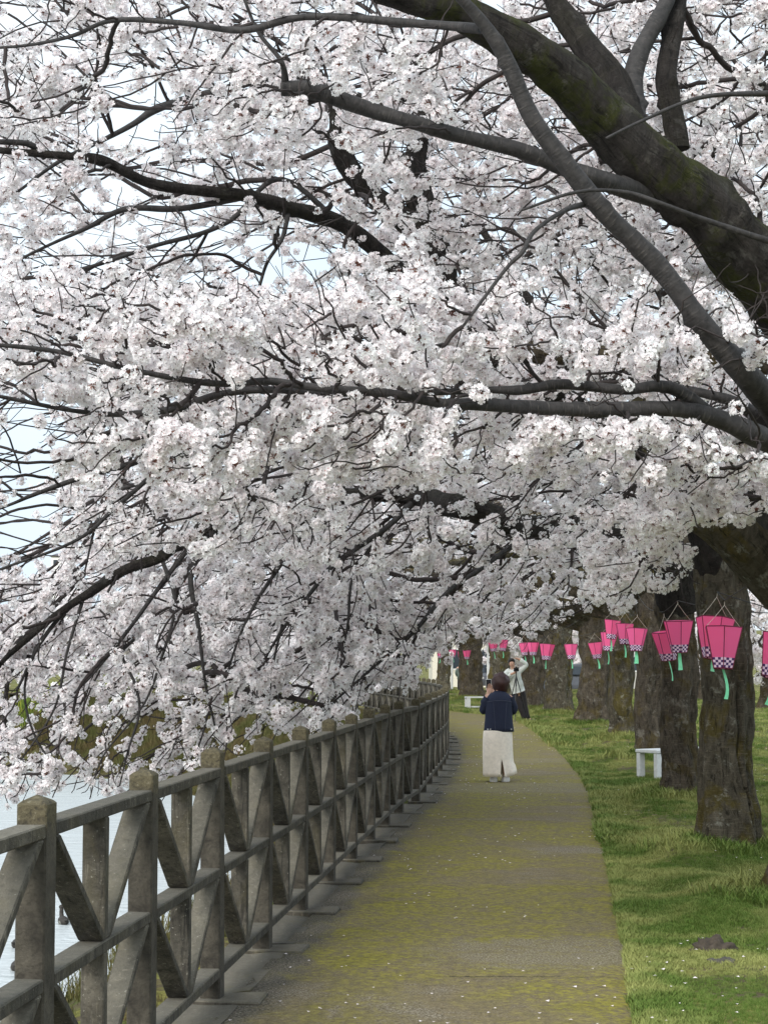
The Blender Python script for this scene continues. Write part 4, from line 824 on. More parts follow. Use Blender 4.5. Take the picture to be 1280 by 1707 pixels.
for k, (px, py, d, tilt, tg, lab) in enumerate(LAN):
    p = P(px, py, d); t = tag(empty('paper_lantern', tuple(p)), lab, 'lantern', 'pink paper lanterns strung between the trees')
    t.rotation_euler = (math.radians(random.uniform(-3, 3)), math.radians(tilt), math.radians((21, 38, 12, 31, 50, 8, 27)[k % 7]))
    t.scale = ({0: .92, 1: .915, 3: .955, 4: .89}.get(k, 1.0),) * 3
    for q in range(6):
        o = link('paper_panel', LM[0], t, M['pink'], rz=q * math.pi / 3)
    link('checked_band', LM[1], t); link('frame', LM[2], t, M['frame_dark']); link('string', LM[3], t, M['string']); link('paper_strip', LM[4][tg], t, M['tag'])
    if k < 21: apex.append(p + t.rotation_euler.to_matrix() @ Vector((0, 0, .22)) if False else np.array(Vector(p) + t.rotation_euler.to_matrix() @ Vector((0, 0, .215))))
for (idx, lab, a0, a1) in (((2, 0, 1, 3, 4), 'thin dark cable carrying the nearest lanterns between the first two trunks', (2.85, 12.0, 2.45), (TPOS[2][0] - .2, TPOS[2][1] - .2, 2.7)),
                           ((5, 6, 7, 8, 9, 10), 'thin dark cable carrying the lantern trio past the white bench', (TPOS[2][0] - .25, TPOS[2][1] - .25, 2.65), (TPOS[5][0] - .3, TPOS[5][1] - .3, 2.7)),
                           ((11, 12, 13, 15, 14), 'thin dark cable carrying the small lanterns above the photographer', (TPOS[4][0] - .3, TPOS[4][1] - .3, 2.7), (TPOS[7][0] - .3, TPOS[7][1] - .3, 2.8)),
                           ((17, 16, 18, 19, 20), 'thin dark cable carrying the farthest lanterns near the bend', (TPOS[7][0] - .3, TPOS[7][1] - .3, 2.75), (-2, 88, 3.0))):
    pts = [np.array(a0)] + [apex[i_] for i_ in sorted(idx, key=lambda z_: apex[z_][1])] + [np.array(a1)]
    T = Tubes(); seg = []
    for a, b in zip(pts[:-1], pts[1:]):
        for t in np.linspace(0, 1, 6)[:-1]: seg.append(a + (b - a) * t - np.array([0, 0, .03 * math.sin(math.pi * t) * np.linalg.norm(b - a) / 3]))
    seg.append(pts[-1]); T.add(seg, .0045, 4); tag(link('lantern_cable', T.mesh('lantern_cable'), mat=M['cable']), lab, 'cable', 'lantern cables')

# ---------------------------------------------------------------- benches
def bench(loc, rz, s, lab):
    t = tag(empty('bench', loc, rz), lab, 'bench'); t.scale = (s, s, s)
    bm = bmesh.new(); add_box(bm, -.71, .71, -.21, .21, .378, .425); bevel(bm, .008); rough(bm, .003, 8); link('seat', bm_mesh(bm, 'seat'), t, M['bench'])
    for x, y, w_ in ((-.70, -.20, .14), (-.70, .13, .10), (.56, -.20, .14), (.6, .13, .10)):
        bm = bmesh.new(); add_box(bm, x, x + w_, y, y + .07, -.1, .376); bevel(bm, .006); link('leg', bm_mesh(bm, 'leg'), t, M['bench'])
    bm = bmesh.new(); add_box(bm, -.528, .528, -.14, -.10, .04, .09); bevel(bm, .004); link('stretcher', bm_mesh(bm, 'stretcher'), t, M['bench'])
bg = G(1070, 1302); bench((bg[0] + .62, bg[1] + .36, 0.0), math.radians(36), 1.0, 'white concrete bench half hidden by the lichened trunk')
bg = G(803, 1181); bench((bg[0] + .1, bg[1], 0), math.radians(8), .95, 'small far white bench behind the woman in navy')

# ---------------------------------------------------------------- people
def skin_obj(name, parent, joints, edges, mt, sub=2, root=0):
    me = bpy.data.meshes.new(name); me.from_pydata([j_[0] for j_ in joints], edges, []); o = link(name, me, parent, mt)
    md = o.modifiers.new('skin', 'SKIN'); md.use_smooth_shade = True
    if not me.skin_vertices: raise RuntimeError('no skin layer')
    for k, j_ in enumerate(joints):
        r_ = j_[1]; me.skin_vertices[0].data[k].radius = r_ if isinstance(r_, tuple) else (r_, r_)
        me.skin_vertices[0].data[k].use_root = (k == root)
    s_ = o.modifiers.new('sub', 'SUBSURF'); s_.levels = sub; s_.render_levels = sub; return o
def loft(name, parent, rings, mt, n=40, fold=0.0, seed=0, slit=None, thick=True):
    vs, fs = [], []
    for k, (z, cx, cy, rx, ry, *pw) in enumerate(rings):
        for q in range(n):
            th = 2 * math.pi * q / n; f = 1 + fold * (k / len(rings)) * (math.sin(th * 7 + seed) * .6 + math.sin(th * 11 + seed * 2 + z * 3) * .4)
            vs.append((cx + rx * math.cos(th) * f, cy + ry * math.sin(th) * f, z))
    for k in range(len(rings) - 1):
        for q in range(n):
            if slit and k >= slit[0] and q in slit[1]: continue
            fs.append((k * n + q, k * n + (q + 1) % n, (k + 1) * n + (q + 1) % n, (k + 1) * n + q))
    o = link(name, fastmesh(name, vs, fs), parent, mt)
    if thick: m_ = o.modifiers.new('cloth', 'SOLIDIFY'); m_.thickness = .008; m_.offset = -1
    return o
def blob(name, parent, c, r, mt, seed=0, amp=.06, fr=14, cut=None):
    bm = bmesh.new(); bmesh.ops.create_icosphere(bm, subdivisions=3, radius=1)
    for v_ in bm.verts:
        s = 1 + amp * noise.noise(v_.co * fr * .3 + Vector((seed, 0, 0))); v_.co = Vector((v_.co.x * r[0] * s, v_.co.y * r[1] * s, v_.co.z * r[2] * s))
        if cut: v_.co = cut(v_.co)
        v_.co += Vector(c)
    return link(name, bm_mesh(bm, name, True), parent, mt)
wg = G(831, 1305)
wom = tag(empty('person', tuple(wg), math.radians(4)), 'person seen from behind in navy denim jacket and long cream skirt, holding up a phone', 'person')
wom.scale = (1.0, 1.0, 1.0)
body = [((.0, .0, .72), (.13, .10)), ((.0, .01, .92), (.125, .09)), ((.0, .01, 1.10), (.14, .085)), ((.01, .01, 1.185), (.07, .06)), ((.02, .02, 1.24), .045), ((.035, .035, 1.31), (.07, .08)), ((.035, .035, 1.39), (.065, .08)),
        ((-.085, .0, .62), .085), ((-.075, .01, .36), .055), ((-.065, .0, .07), .036), ((-.065, .07, .035), (.035, .028)), ((.085, .0, .62), .085), ((.085, .01, .36), .055), ((.095, -.01, .07), .036), ((.115, .06, .035), (.035, .028)),
        ((-.15, .0, 1.14), .05), ((-.185, .06, .96), .04), ((-.11, .27, 1.12), .032), ((-.08, .31, 1.22), .028), ((.165, .0, 1.14), .05), ((.20, .06, .96), .04), ((.06, .27, 1.10), .032), ((-.03, .31, 1.20), .028)]
be = [(0, 1), (1, 2), (2, 3), (3, 4), (4, 5), (5, 6), (0, 7), (7, 8), (8, 9), (9, 10), (0, 11), (11, 12), (12, 13), (13, 14), (2, 15), (15, 16), (16, 17), (17, 18), (2, 19), (19, 20), (20, 21), (21, 22)]
def fingers(o_j, o_e, hand, dirv, side, s=1.0):
    hand = np.array(hand); dirv = np.array(dirv, float); side = np.array(side, float)
    for k in range(4):
        b = hand + side * (k - 1.5) * .017 * s; L = (.058, .068, .064, .05)[k] * s; i0 = len(o_j)
        o_j.append((tuple(b + dirv * .03 * s), .0085 * s)); o_j.append((tuple(b + dirv * (.03 * s + L * .55)), .0078 * s)); o_j.append((tuple(b + dirv * (.03 * s + L) + np.array([0, -.012, 0]) * s), .006 * s))
        o_e += [(hand_i, i0), (i0, i0 + 1), (i0 + 1, i0 + 2)]
    i0 = len(o_j); b = hand - side * .03 * s; o_j.append((tuple(b + dirv * .008), .01 * s)); o_j.append((tuple(b - side * .015 + dirv * .04 * s), .008 * s)); o_e += [(hand_i, i0), (i0, i0 + 1)]
hand_i = 18; fingers(body, be, body[18][0], (.1, 0, 1), (1, 0, .1)); hand_i = 22; fingers(body, be, body[22][0], (-.3, 0, 1), (-1, 0, 0))
skin_obj('body', wom, body, be, M['skin'], 2)
n = 48
# skirt with the rear slit (the slit faces the camera, -y)
rings = [(.74, -.005, .0, .165, .125), (.68, -.01, .0, .185, .145), (.55, -.012, 0, .192, .155), (.42, -.012, 0, .195, .155), (.33, -.01, 0, .197, .158), (.27, -.005, 0, .20, .16), (.20, 0.0, 0, .205, .165), (.14, .0, 0, .205, .168), (.09, -.005, 0, .203, .17)]
skt = loft('skirt', wom, rings, M['cream'], n, .035, 2)
vs = skt.data.vertices; slit_c = 36 + 1     # direction -y
bm = bmesh.new(); bm.from_mesh(skt.data); bm.verts.ensure_lookup_table()
es = [e for e in bm.edges if all(abs((v_.index % n) - slit_c) < 1 for v_ in e.verts) and min(v_.index // n for v_ in e.verts) >= 4]
bmesh.ops.split_edges(bm, edges=es)
for v_ in bm.verts:
    if v_.co.z < .32 and v_.co.y < -.1 and abs(v_.co.x - .02) < .11:
        side = 1 if sum(f.calc_center_median().x for f in v_.link_faces) / max(1, len(v_.link_faces)) > v_.co.x + .0 else -1
        op = (.33 - v_.co.z) / .26
        if any(e.is_boundary for e in v_.link_edges) and abs(v_.co.x - .02) < .03 and v_.co.z < .3:
            v_.co.x += side * .034 * op; v_.co.y -= .012 * op
for v_ in bm.verts:
    if v_.co.z < .25 and v_.co.x > .1: v_.co.x += (.25 - v_.co.z) * .22; v_.co.z += (v_.co.x - .1) * .28
bm.to_mesh(skt.data); bm.free()
# jacket: torso, sleeves, collar, seams
jk = loft('jacket', wom, [(.68, .005, 0, .205, .15), (.73, .005, 0, .198, .15), (.85, .005, 0, .185, .14), (.98, .005, 0, .18, .135), (1.08, .005, 0, .182, .13), (1.14, .008, 0, .175, .12), (1.18, .01, .0, .13, .10), (1.205, .015, .01, .085, .08), (1.225, .018, .012, .066, .065)], M['navy'], 40, .02, 5)
for sx, jj in ((-1, 15), (1, 19)):
    pts = [(body[jj][0][0] * .85, 0, 1.13), (body[jj + 1][0][0] * .93, .03, 1.03), (body[jj + 1][0][0], .07, .965), (body[jj + 2][0][0] * 1.1, .22, 1.06), tuple(np.array(body[jj + 2][0]) + [0, .01, .02])]
    c = catmull(np.array(pts), 6); rad = np.interp(np.linspace(0, 1, len(c)), [0, .35, .5, 1], [.075, .062, .06, .042]); v, q, t = organic_tube(c, rad, 16, .10, 14, 3 + sx)
    link('sleeve', fastmesh('sleeve', v, q, t), wom, M['navy'])
T = Tubes(); T.add([(x, -.135 * math.sqrt(max(0, 1 - (x / .19) ** 2)) - .005, 1.075 + .02 * math.cos(x * 9)) for x in np.linspace(-.165, .175, 15)], .0032, 4)
for x0 in (-.085, .095): T.add([(x0, -.137, 1.07), (x0 * .8, -.14, .85), (x0 * .75, -.145, .70)], .002, 4)
link('seam', T.mesh('seam'), wom, M['seam'])
for x in (-.16, -.125, .155): blob('button', wom, (x, -.125, .715), (.009, .006, .009), M['bench'])
def bob(c): 
    if c.z < 0: c.z *= 1.25; c.x *= 1.0 - .12 * abs(c.z) / .12
    if c.y > .03: c.y = .03 + (c.y - .03) * .6
    return c
hr = blob('hair', wom, (.035, .015, 1.345), (.122, .112, .125), M['hair'], 4, .30, 30, bob)
bm = bmesh.new(); bm.from_mesh(hr.data)
for v_ in bm.verts: a_ = math.atan2(v_.co.y, v_.co.x - .035); v_.co.x += .004 * math.sin(a_ * 18); v_.co.y += .004 * math.cos(a_ * 15); 
bm.to_mesh(hr.data); bm.free()
for sx, ft in ((-.065, 0.0), (.1, -.35)):
    bm = bmesh.new(); bmesh.ops.create_icosphere(bm, subdivisions=3, radius=1)
    for v_ in bm.verts:
        y = v_.co.y; v_.co = Vector((v_.co.x * (.052 - .006 * y), y * .135, max(v_.co.z, -.35) * (.075 - .022 * y) + .022)); v_.co.rotate(Matrix.Rotation(ft, 3, 'Z')); v_.co += Vector((sx, .045, .012))
    link('shoe', bm_mesh(bm, 'shoe', True), wom, M['shoe'])
    bm = bmesh.new(); bmesh.ops.create_cone(bm, cap_ends=True, segments=16, radius1=1, radius2=1, depth=.016)
    for v_ in bm.verts: v_.co = Vector((v_.co.x * .047, v_.co.y * .128, v_.co.z)); v_.co.rotate(Matrix.Rotation(ft, 3, 'Z')); v_.co += Vector((sx, .045, .008))
    link('sole', bm_mesh(bm, 'sole'), wom, M['white'])
ph = tag(empty('phone', tuple(Vector(wg) + Matrix.Rotation(math.radians(4), 3, 'Z') @ Vector((-.088, .335, 1.225)))), 'dark phone held up in front of the woman in navy', 'phone')
bm = bmesh.new(); add_box(bm, -.038, .038, 0, .009, 0, .15); bevel(bm, .004); link('case', bm_mesh(bm, 'case'), ph, M['white'])
bm = bmesh.new(); add_box(bm, -.034, .034, -.002, -.0005, .005, .145); link('screen', bm_mesh(bm, 'screen'), ph, M['screen'])
# photographer in white behind her tripod
mg = G(868, 1203); man = tag(empty('person', tuple(mg)), 'person in white shirt and dark trousers behind a tripod, one arm raised', 'person')
mb = [((-.06, .05, .84), (.14, .11)), ((-.12, .02, 1.05), (.13, .10)), ((-.17, -.01, 1.27), (.16, .10)), ((-.20, -.03, 1.40), (.08, .07)), ((-.22, -.06, 1.46), .05), ((-.24, -.09, 1.53), (.075, .085)), ((-.245, -.09, 1.62), (.07, .085)),
      ((-.10, .05, .72), .095), ((-.02, .03, .42), .062), ((.10, .06, .08), .042), ((.17, .02, .04), (.035, .03)), ((.03, .06, .72), .095), ((.10, .10, .42), .062), ((.2, .12, .08), .042), ((.30, .08, .04), (.035, .03)),
      ((-.36, -.02, 1.33), .055), ((-.44, -.10, 1.12), .042), ((-.28, -.28, 1.27), .034), ((-.20, -.31, 1.31), .03), ((-.02, .0, 1.36), .055), ((.14, -.04, 1.52), .045), ((-.02, -.1, 1.66), .036), ((-.13, -.13, 1.70), .03)]
me_ = list(be[:22]); hand_i = 18; fingers(mb, me_, mb[18][0], (.9, -.2, .3), (0, -.3, 1)); hand_i = 22; fingers(mb, me_, mb[22][0], (-.95, -.1, -.1), (0, 1, 0))
skin_obj('body', man, mb, me_, M['skin'], 2)
c = catmull(np.array([(-.055, .05, .80), (-.10, .03, .95), (-.135, .01, 1.1), (-.165, 0, 1.25), (-.19, -.02, 1.36), (-.21, -.04, 1.42)]), 3); rad = np.interp(np.linspace(0, 1, len(c)), [0, .3, .75, .9, 1], [.185, .17, .175, .13, .07])
v, q, t = organic_tube(c, rad, 24, .12, 8, 8); link('shirt', fastmesh('shirt', v, q, t), man, M['shirt'])
for a_ in ((15, 16, 17), (19, 20, 21)):
    c = catmull(np.array([mb[2][0]] + [mb[k][0] for k in a_]), 6); v, q, t = organic_tube(c, np.interp(np.linspace(0, 1, len(c)), [0, .3, 1], [.08, .075, .05]), 14, .12, 12, a_[0]); link('sleeve', fastmesh('sleeve', v, q, t), man, M['shirt'])
for a_ in ((7, 8, 9), (11, 12, 13)):
    c = catmull(np.array([mb[0][0]] + [mb[k][0] for k in a_]), 6); v, q, t = organic_tube(c, np.interp(np.linspace(0, 1, len(c)), [0, .3, 1], [.11, .108, .06]), 16, .10, 12, a_[0]); link('trouser_leg', fastmesh('trouser_leg', v, q, t), man, M['trouser'])
blob('hair', man, (-.245, -.06, 1.60), (.095, .105, .105), M['blackhair'], 2, .15, 24, lambda c_: Vector((c_.x, max(c_.y, -.055) if c_.z < .03 else c_.y, c_.z)))
for x, y, z in ((-.272, -.17, 1.57), (-.215, -.17, 1.57)): blob('eye', man, (x, y, z), (.012, .008, .007), M['black'])
blob('nose', man, (-.243, -.185, 1.545), (.012, .016, .02), M['skin']); blob('mouth', man, (-.243, -.172, 1.51), (.022, .008, .006), M['heart'])
for k, a_ in ((10, .5), (14, .9)):
    bm = bmesh.new(); bmesh.ops.create_icosphere(bm, subdivisions=2, radius=1)
    for v_ in bm.verts: v_.co = Vector((v_.co.x * .13, v_.co.y * .05, max(v_.co.z, -.4) * .05 + .02)) + Vector(mb[k][0]) * 1.0 + Vector((.0, 0, -.035))
    link('shoe', bm_mesh(bm, 'shoe', True), man, M['greyshoe'])
tg_ = tuple(np.array(mg) + [-.15, -.42, 0]); tri = tag(empty('camera_tripod', tg_), 'black tripod standing in the grass before the person in white', 'tripod')
for ang in (.3, 2.4, 4.5):
    T = Tubes(); T.add([(0, 0, 1.22), (math.cos(ang) * .14, math.sin(ang) * .14, .75), (math.cos(ang) * .34, math.sin(ang) * .34, -.01)], [.016, .014, .009], 6); link('leg', T.mesh('leg'), tri, M['black'])
T = Tubes(); T.add([(0, 0, .95), (0, 0, 1.34)], .014, 8); link('centre_column', T.mesh('centre_column'), tri, M['black'])
cmr = tag(empty('camera_on_tripod', (tg_[0], tg_[1], 1.345)), 'dark camera mounted on top of the black tripod', 'camera')
bm = bmesh.new(); add_box(bm, -.07, .07, -.03, .03, 0, .10); bevel(bm, .008); link('camera_body', bm_mesh(bm, 'camera_body'), cmr, M['black'])
bm = bmesh.new(); add_box(bm, -.025, .025, -.025, .02, .101, .125); bevel(bm, .004); link('viewfinder', bm_mesh(bm, 'viewfinder'), cmr, M['black'])
T = Tubes(); T.add([(0, -.03, .05), (0, -.06, .05), (0, -.11, .05)], [.034, .036, .038], 16); link('lens', T.mesh('lens'), cmr, M['black'])
def far_person(px, d, H, coat, leg, lab, face=0.0):
    p = P(px, 1102, d); p[2] = 0.0; t = tag(empty('person', tuple(p), face), lab, 'person'); k = H / 1.7
    j_ = [((0, 0, .9 * k), (.14, .1)), ((0, 0, 1.15 * k), (.13, .1)), ((0, 0, 1.36 * k), (.16, .09)), ((0, 0, 1.45 * k), .06), ((0, 0, 1.52 * k), .055), ((0, 0, 1.6 * k), (.075, .09)), ((0, 0, 1.66 * k), .07), ((-.1, 0, .75 * k), .09), ((-.1, 0, .45 * k), .06), ((-.1, 0, .06), .045), ((-.1, -.1, .04), .035),
          ((.1, 0, .75 * k), .09), ((.1, 0, .45 * k), .06), ((.1, 0, .06), .045), ((.1, -.1, .04), .035), ((-.2, 0, 1.36 * k), .05), ((-.24, 0, 1.1 * k), .04), ((-.2, -.12, .9 * k), .035), ((.2, 0, 1.36 * k), .05), ((.24, 0, 1.1 * k), .04), ((.2, -.12, .9 * k), .035)]
    e_ = [(0, 1), (1, 2), (2, 3), (3, 4), (4, 5), (5, 6), (0, 7), (7, 8), (8, 9), (9, 10), (0, 11), (11, 12), (12, 13), (13, 14), (2, 15), (15, 16), (16, 17), (2, 18), (18, 19), (19, 20)]
    skin_obj('body', t, j_, e_, M['skin'], 1)
    loft('coat', t, [(.75 * k, 0, 0, .2, .16), (1.0 * k, 0, 0, .18, .14), (1.3 * k, 0, 0, .19, .13), (1.4 * k, 0, 0, .14, .1), (1.47 * k, 0, 0, .07, .07)], coat, 20)
    for sx in (-1, 1):
        for nm, pp, rr, mm in (('sleeve', [(sx * .15, 0, 1.36 * k), (sx * .25, 0, 1.1 * k), (sx * .2, -.11, .92 * k)], .06, coat), ('trouser_leg', [(sx * .09, 0, .85 * k), (sx * .1, 0, .45 * k), (sx * .1, 0, .09)], .085, leg)):
            T = Tubes(); T.add(catmull(np.array(pp), 4), rr, 10); link(nm, T.mesh(nm), t, mm)
        blob('shoe', t, (sx * .1, -.05, .045), (.05, .13, .045), M['black'])
    blob('hair', t, (0, .02, 1.63 * k), (.09, .1, .1), M['blackhair'], 3)
far_person(659, 57.0, 1.62, M['navy'], M['trouser'], 'distant person in dark clothes on the path beyond the bend of the fence', .3)
far_person(768, 92.0, 1.6, M['greycoat'], M['trouser'], 'distant person in grey green coat in the gap left of the far bench', 3.0)

# ---------------------------------------------------------------- cars, poles and buildings beyond the lawn
def car(loc, rz, paint, lab):
    t = tag(empty('parked_car', loc, rz), lab, 'car', 'cars parked beyond the trees')
    prof = [(-1.75, .35), (-1.78, .75), (-1.7, 1.0), (-1.45, 1.45), (-.3, 1.52), (.35, 1.45), (.85, 1.0), (1.6, .86), (1.78, .65), (1.75, .32)]
    bm = bmesh.new(); L_ring = []
    for y, s in ((-.8, .93), (-.74, 1), (.74, 1), (.8, .93)):
        L_ring.append([bm.verts.new((x * (1 if z < .9 else 1), y * (1 if z < 1.0 else .82), .35 + (z - .35) * s + (0 if s == 1 else .02))) for x, z in prof])
    for a, b in zip(L_ring[:-1], L_ring[1:]):
        for k in range(len(prof)): k2 = (k + 1) % len(prof); bm.faces.new((a[k], a[k2], b[k2], b[k]))
    bm.faces.new(L_ring[0]); bm.faces.new(L_ring[-1][::-1]); link('body', bm_mesh(bm, 'body'), t, paint)
    def quad(nm, pts, mt):
        bm = bmesh.new(); f = bm.faces.new([bm.verts.new(p) for p in pts]); r2 = bmesh.ops.extrude_face_region(bm, geom=[f]); nn = f.normal if f.normal.length else Vector((0, 0, 1)); bm.normal_update()
        for v_ in [g for g in r2['geom'] if isinstance(g, bmesh.types.BMVert)]: v_.co += f.normal * .012
        link(nm, bm_mesh(bm, nm), t, mt)
    quad('windscreen', [(.42, -.55, 1.41), (.42, .55, 1.41), (.85, .62, 1.03), (.85, -.62, 1.03)][::-1], M['glass']); quad('rear_window', [(-1.49, -.55, 1.40), (-1.49, .55, 1.40), (-1.72, .6, 1.03), (-1.72, -.6, 1.03)], M['glass'])
    for s in (-1, 1):
        quad('side_window', [(-1.3, s * .665, 1.36), (.25, s * .665, 1.36), (.6, s * .79, 1.0), (-1.45, s * .79, 1.0)][::s], M['glass'])
        for x in (-1.1, 1.1):
            bm = bmesh.new(); bmesh.ops.create_cone(bm, cap_ends=True, segments=20, radius1=.31, radius2=.31, depth=.2, matrix=Matrix.Translation((x, s * .72, .31)) @ Matrix.Rotation(math.pi / 2, 4, 'X')); w_ = link('wheel', bm_mesh(bm, 'wheel'), t, M['tyre'])
            bm = bmesh.new(); bmesh.ops.create_cone(bm, cap_ends=True, segments=16, radius1=.19, radius2=.17, depth=.215, matrix=Matrix.Translation((x, s * .725, .31)) @ Matrix.Rotation(math.pi / 2, 4, 'X')); link('rim', bm_mesh(bm, 'rim'), w_, M['bench'])
        blob('headlight', t, (1.72, s * .6, .72), (.06, .15, .08), M['white']); blob('tail_light', t, (-1.76, s * .66, .85), (.04, .08, .13), M['redlamp'])
    bm = bmesh.new(); add_box(bm, 1.775, 1.79, -.2, .2, .5, .6); link('number_plate', bm_mesh(bm, 'number_plate'), t, M['white'])
q = P(808, 1102, 97); car((q[0], q[1], 0), math.radians(-80), M['carpaint'], 'dark grey car facing the path in the gap left of the woman in navy')
q = P(958, 1102, 84); car((q[0], q[1], 0), math.radians(185), M['carpaint'], 'dark car before the grey wall, seen between the mottled and twin stemmed trunks')
def building(name, loc, w, dp, h, wall, lab, rows_, cols_, rz=0.0):
    t = tag(empty(name, loc, rz), lab, 'building')
    bm = bmesh.new(); add_box(bm, -w / 2, w / 2, 0, dp, -.3, h); link('wall', bm_mesh(bm, 'wall'), t, wall)
    bm = bmesh.new(); a = .5; add_prism(bm, [(-w / 2 - a, -a, h + .003), (w / 2 + a, -a, h + .003), (w / 2 + a, dp + a, h + .003), (-w / 2 - a, dp + a, h + .003)], [(-w / 2 + .8, dp * .4, h + dp * .16), (w / 2 - .8, dp * .4, h + dp * .16), (w / 2 - .8, dp * .6, h + dp * .16), (-w / 2 + .8, dp * .6, h + dp * .16)]); link('roof', bm_mesh(bm, 'roof'), t, M['roof'])
    fh = h / rows_; cw = w / cols_
    for r_ in range(rows_):
        for c_ in range(cols_):
            x = -w / 2 + (c_ + .5) * cw; z = r_ * fh + fh * .35; ww, wh = cw * .3, fh * .42
            bm = bmesh.new()
            for a_ in ((-ww, -ww + .07, 0, wh), (ww - .07, ww, 0, wh), (-ww + .07, ww - .07, wh - .07, wh), (-ww + .07, ww - .07, 0, .07)): add_box(bm, x + a_[0], x + a_[1], -.06, -.003, z + a_[2], z + a_[3])
            f = link('window', bm_mesh(bm, 'window'), t, M['bench']); bm = bmesh.new(); add_box(bm, x - ww + .07, x + ww - .07, -.03, -.004, z + .07, z + wh - .07); link('pane', bm_mesh(bm, 'pane'), f, M['glass'])
q = P(664, 1102, 112); building('house', (q[0] + 4.6, q[1], 0), 5, 9, 6.2, M['wall'], 'cream walled house seen between the trunks behind the dark car', 2, 2)
q = P(985, 1102, 108); building('house', (q[0] + 1, q[1], 0), 12, 9, 5.6, M['greywall'], 'light grey house seen in the gap beside the twin stemmed trunk', 2, 4)
q = P(98, 1102, 420); building('tower_block', (q[0], q[1], 0), 4.0, 5, 26, M['white'], 'white tower block showing above the far blossoms at left', 8, 2)
for px, d, h, lab in ((753, 90, 4.6, 'slim white pole right of the farthest slim trunk'), (813, 88, 3.4, 'slim white pole beside the dark grey car')):
    p = P(px, 1102, d); T = Tubes(); T.add([(0, 0, 0), (0, 0, h)], .055, 8); t = tag(empty('white_pole', (p[0], p[1], -.02)), lab, 'pole'); link('shaft', T.mesh('shaft'), t, M['white']); blob('cap', t, (0, 0, h), (.07, .07, .05), M['white'])

# ---------------------------------------------------------------- ducks
for k, (px, py, rz, lab) in enumerate(((106, 1540, .4, 'small dark duck on the river, highest of the three seen through the fence'), (31, 1578, -.2, 'small dark duck on the river at the left edge, above another'), (29, 1616, 0, 'small dark duck on the river, lowest of the three seen through the fence'))):
    p = G(px, py, ZW); t = tag(empty('duck', (p[0], p[1], ZW - .01), rz), lab, 'duck', 'ducks swimming on the river'); t.scale = (1.25,) * 3
    blob('body', t, (0, 0, .05), (.075, .15, .075), M['duck'], 1, .05); blob('flank', t, (.0, -.03, .04), (.079, .09, .05), M['duckside'], 1, .05)
    T = Tubes(); T.add(catmull(np.array([(0, .09, .08), (0, .125, .14), (0, .125, .2), (0, .14, .225)]), 4), np.linspace(.036, .026, 13), 10); link('neck', T.mesh('neck'), t, M['duck'])
    blob('head', t, (0, .145, .235), (.034, .045, .034), M['duck']); blob('bill', t, (0, .2, .226), (.014, .03, .008), M['duckside']); blob('tail', t, (0, -.16, .085), (.03, .05, .015), M['duck'])

# ---------------------------------------------------------------- grass, bank growth, fallen petals, stumps
def tuft(nb, h, w, spread, seed, droop=.5):
    rng = np.random.default_rng(seed); vs, fs = [], []
    for k in range(nb):
        a = rng.uniform(0, 6.28); r = spread * math.sqrt(rng.random()); b = np.array([math.cos(a) * r, math.sin(a) * r, -.005]); hh = h * rng.uniform(.5, 1.1); l = rng.uniform(0, 6.28); ln = np.array([math.cos(l), math.sin(l), 0]) * hh * droop * rng.uniform(.3, 1)
        s = np.array([-math.sin(l), math.cos(l), 0]) * w; m_ = b + ln * .35 + [0, 0, hh * .6]; t = b + ln + [0, 0, hh]; i0 = len(vs)
        vs += [b - s, b + s, m_ + s * .7, m_ - s * .7, t]; fs += [(i0, i0 + 1, i0 + 2), (i0, i0 + 2, i0 + 3), (i0 + 3, i0 + 2, i0 + 4)]
    return fastmesh('tuft', vs, tris=fs, smooth=False)
PR_G = proto_coll('grass_tuft', [tuft(22, .038, .0021, .038, 60 + s, 1.1) for s in range(4)], [M['blade']])
PR_B = proto_coll('bank_tuft', [tuft(26, .42, .008, .14, 70 + s, .7) for s in range(4)], [M['dryblade']])
PR_R = proto_coll('rape_tuft', [tuft(30, .5, .02, .2, 80 + s, .4) for s in range(2)], [M['rape']])
pts, siz = [], []
for n_, y0, y1, s0, hmin in ((21000, 6.8, 16, .72, 0), (15000, 16, 34, 1.25, 0), (12000, 34, 95, 2.6, 0)):
    y = y0 + (y1 - y0) * RNG.random(n_); rx_ = np.interp(y, RE[:, 1], RE[:, 0]); x = rx_ - .03 + (np.maximum(y * .235, rx_ + .5) - rx_) * RNG.random(n_) ** 1.15
    nv = np.array([noise.noise(Vector((a * .9, b * .6, 1))) + .5 * noise.noise(Vector((a * 3.3, b * 2.4, 5))) for a, b in zip(x, y)])
    edge = np.exp(-((x - rx_) / .22) ** 2); bare = (nv > .30) & (edge < .4); s = s0 * (0.55 + .5 * RNG.random(n_) + .9 * edge + .5 * np.clip(-nv, 0, 1))
    s = np.where(bare, s * .65, s); ok = ~bare | (RNG.random(n_) < .6); pts.append(np.column_stack([x, y])[ok]); siz.append(s[ok])
for p, w_ in zip(TPOS + [TA], [t_[2] for t_ in TRUNKS] + [.55]):     # longer grass at the foot of the trunks
    n_ = 260; a = RNG.random(n_) * 6.28; r = w_ * .62 + RNG.random(n_) ** 1.5 * .45; pts.append(np.column_stack([p[0] + np.cos(a) * r, p[1] + np.sin(a) * r])); siz.append(RNG.uniform(1.0, 2.4, n_) * (1 + p[1] / 60))
xy = np.vstack(pts); sz = np.concatenate(siz); z = terrain_z(xy[:, 0], xy[:, 1], np.full(len(xy), -3.0))
rot = np.column_stack([np.zeros(len(xy)), np.zeros(len(xy)), RNG.random(len(xy)) * 6.28])
scatter('lawn_grass', np.column_stack([xy, z]), rot, sz, PR_G)
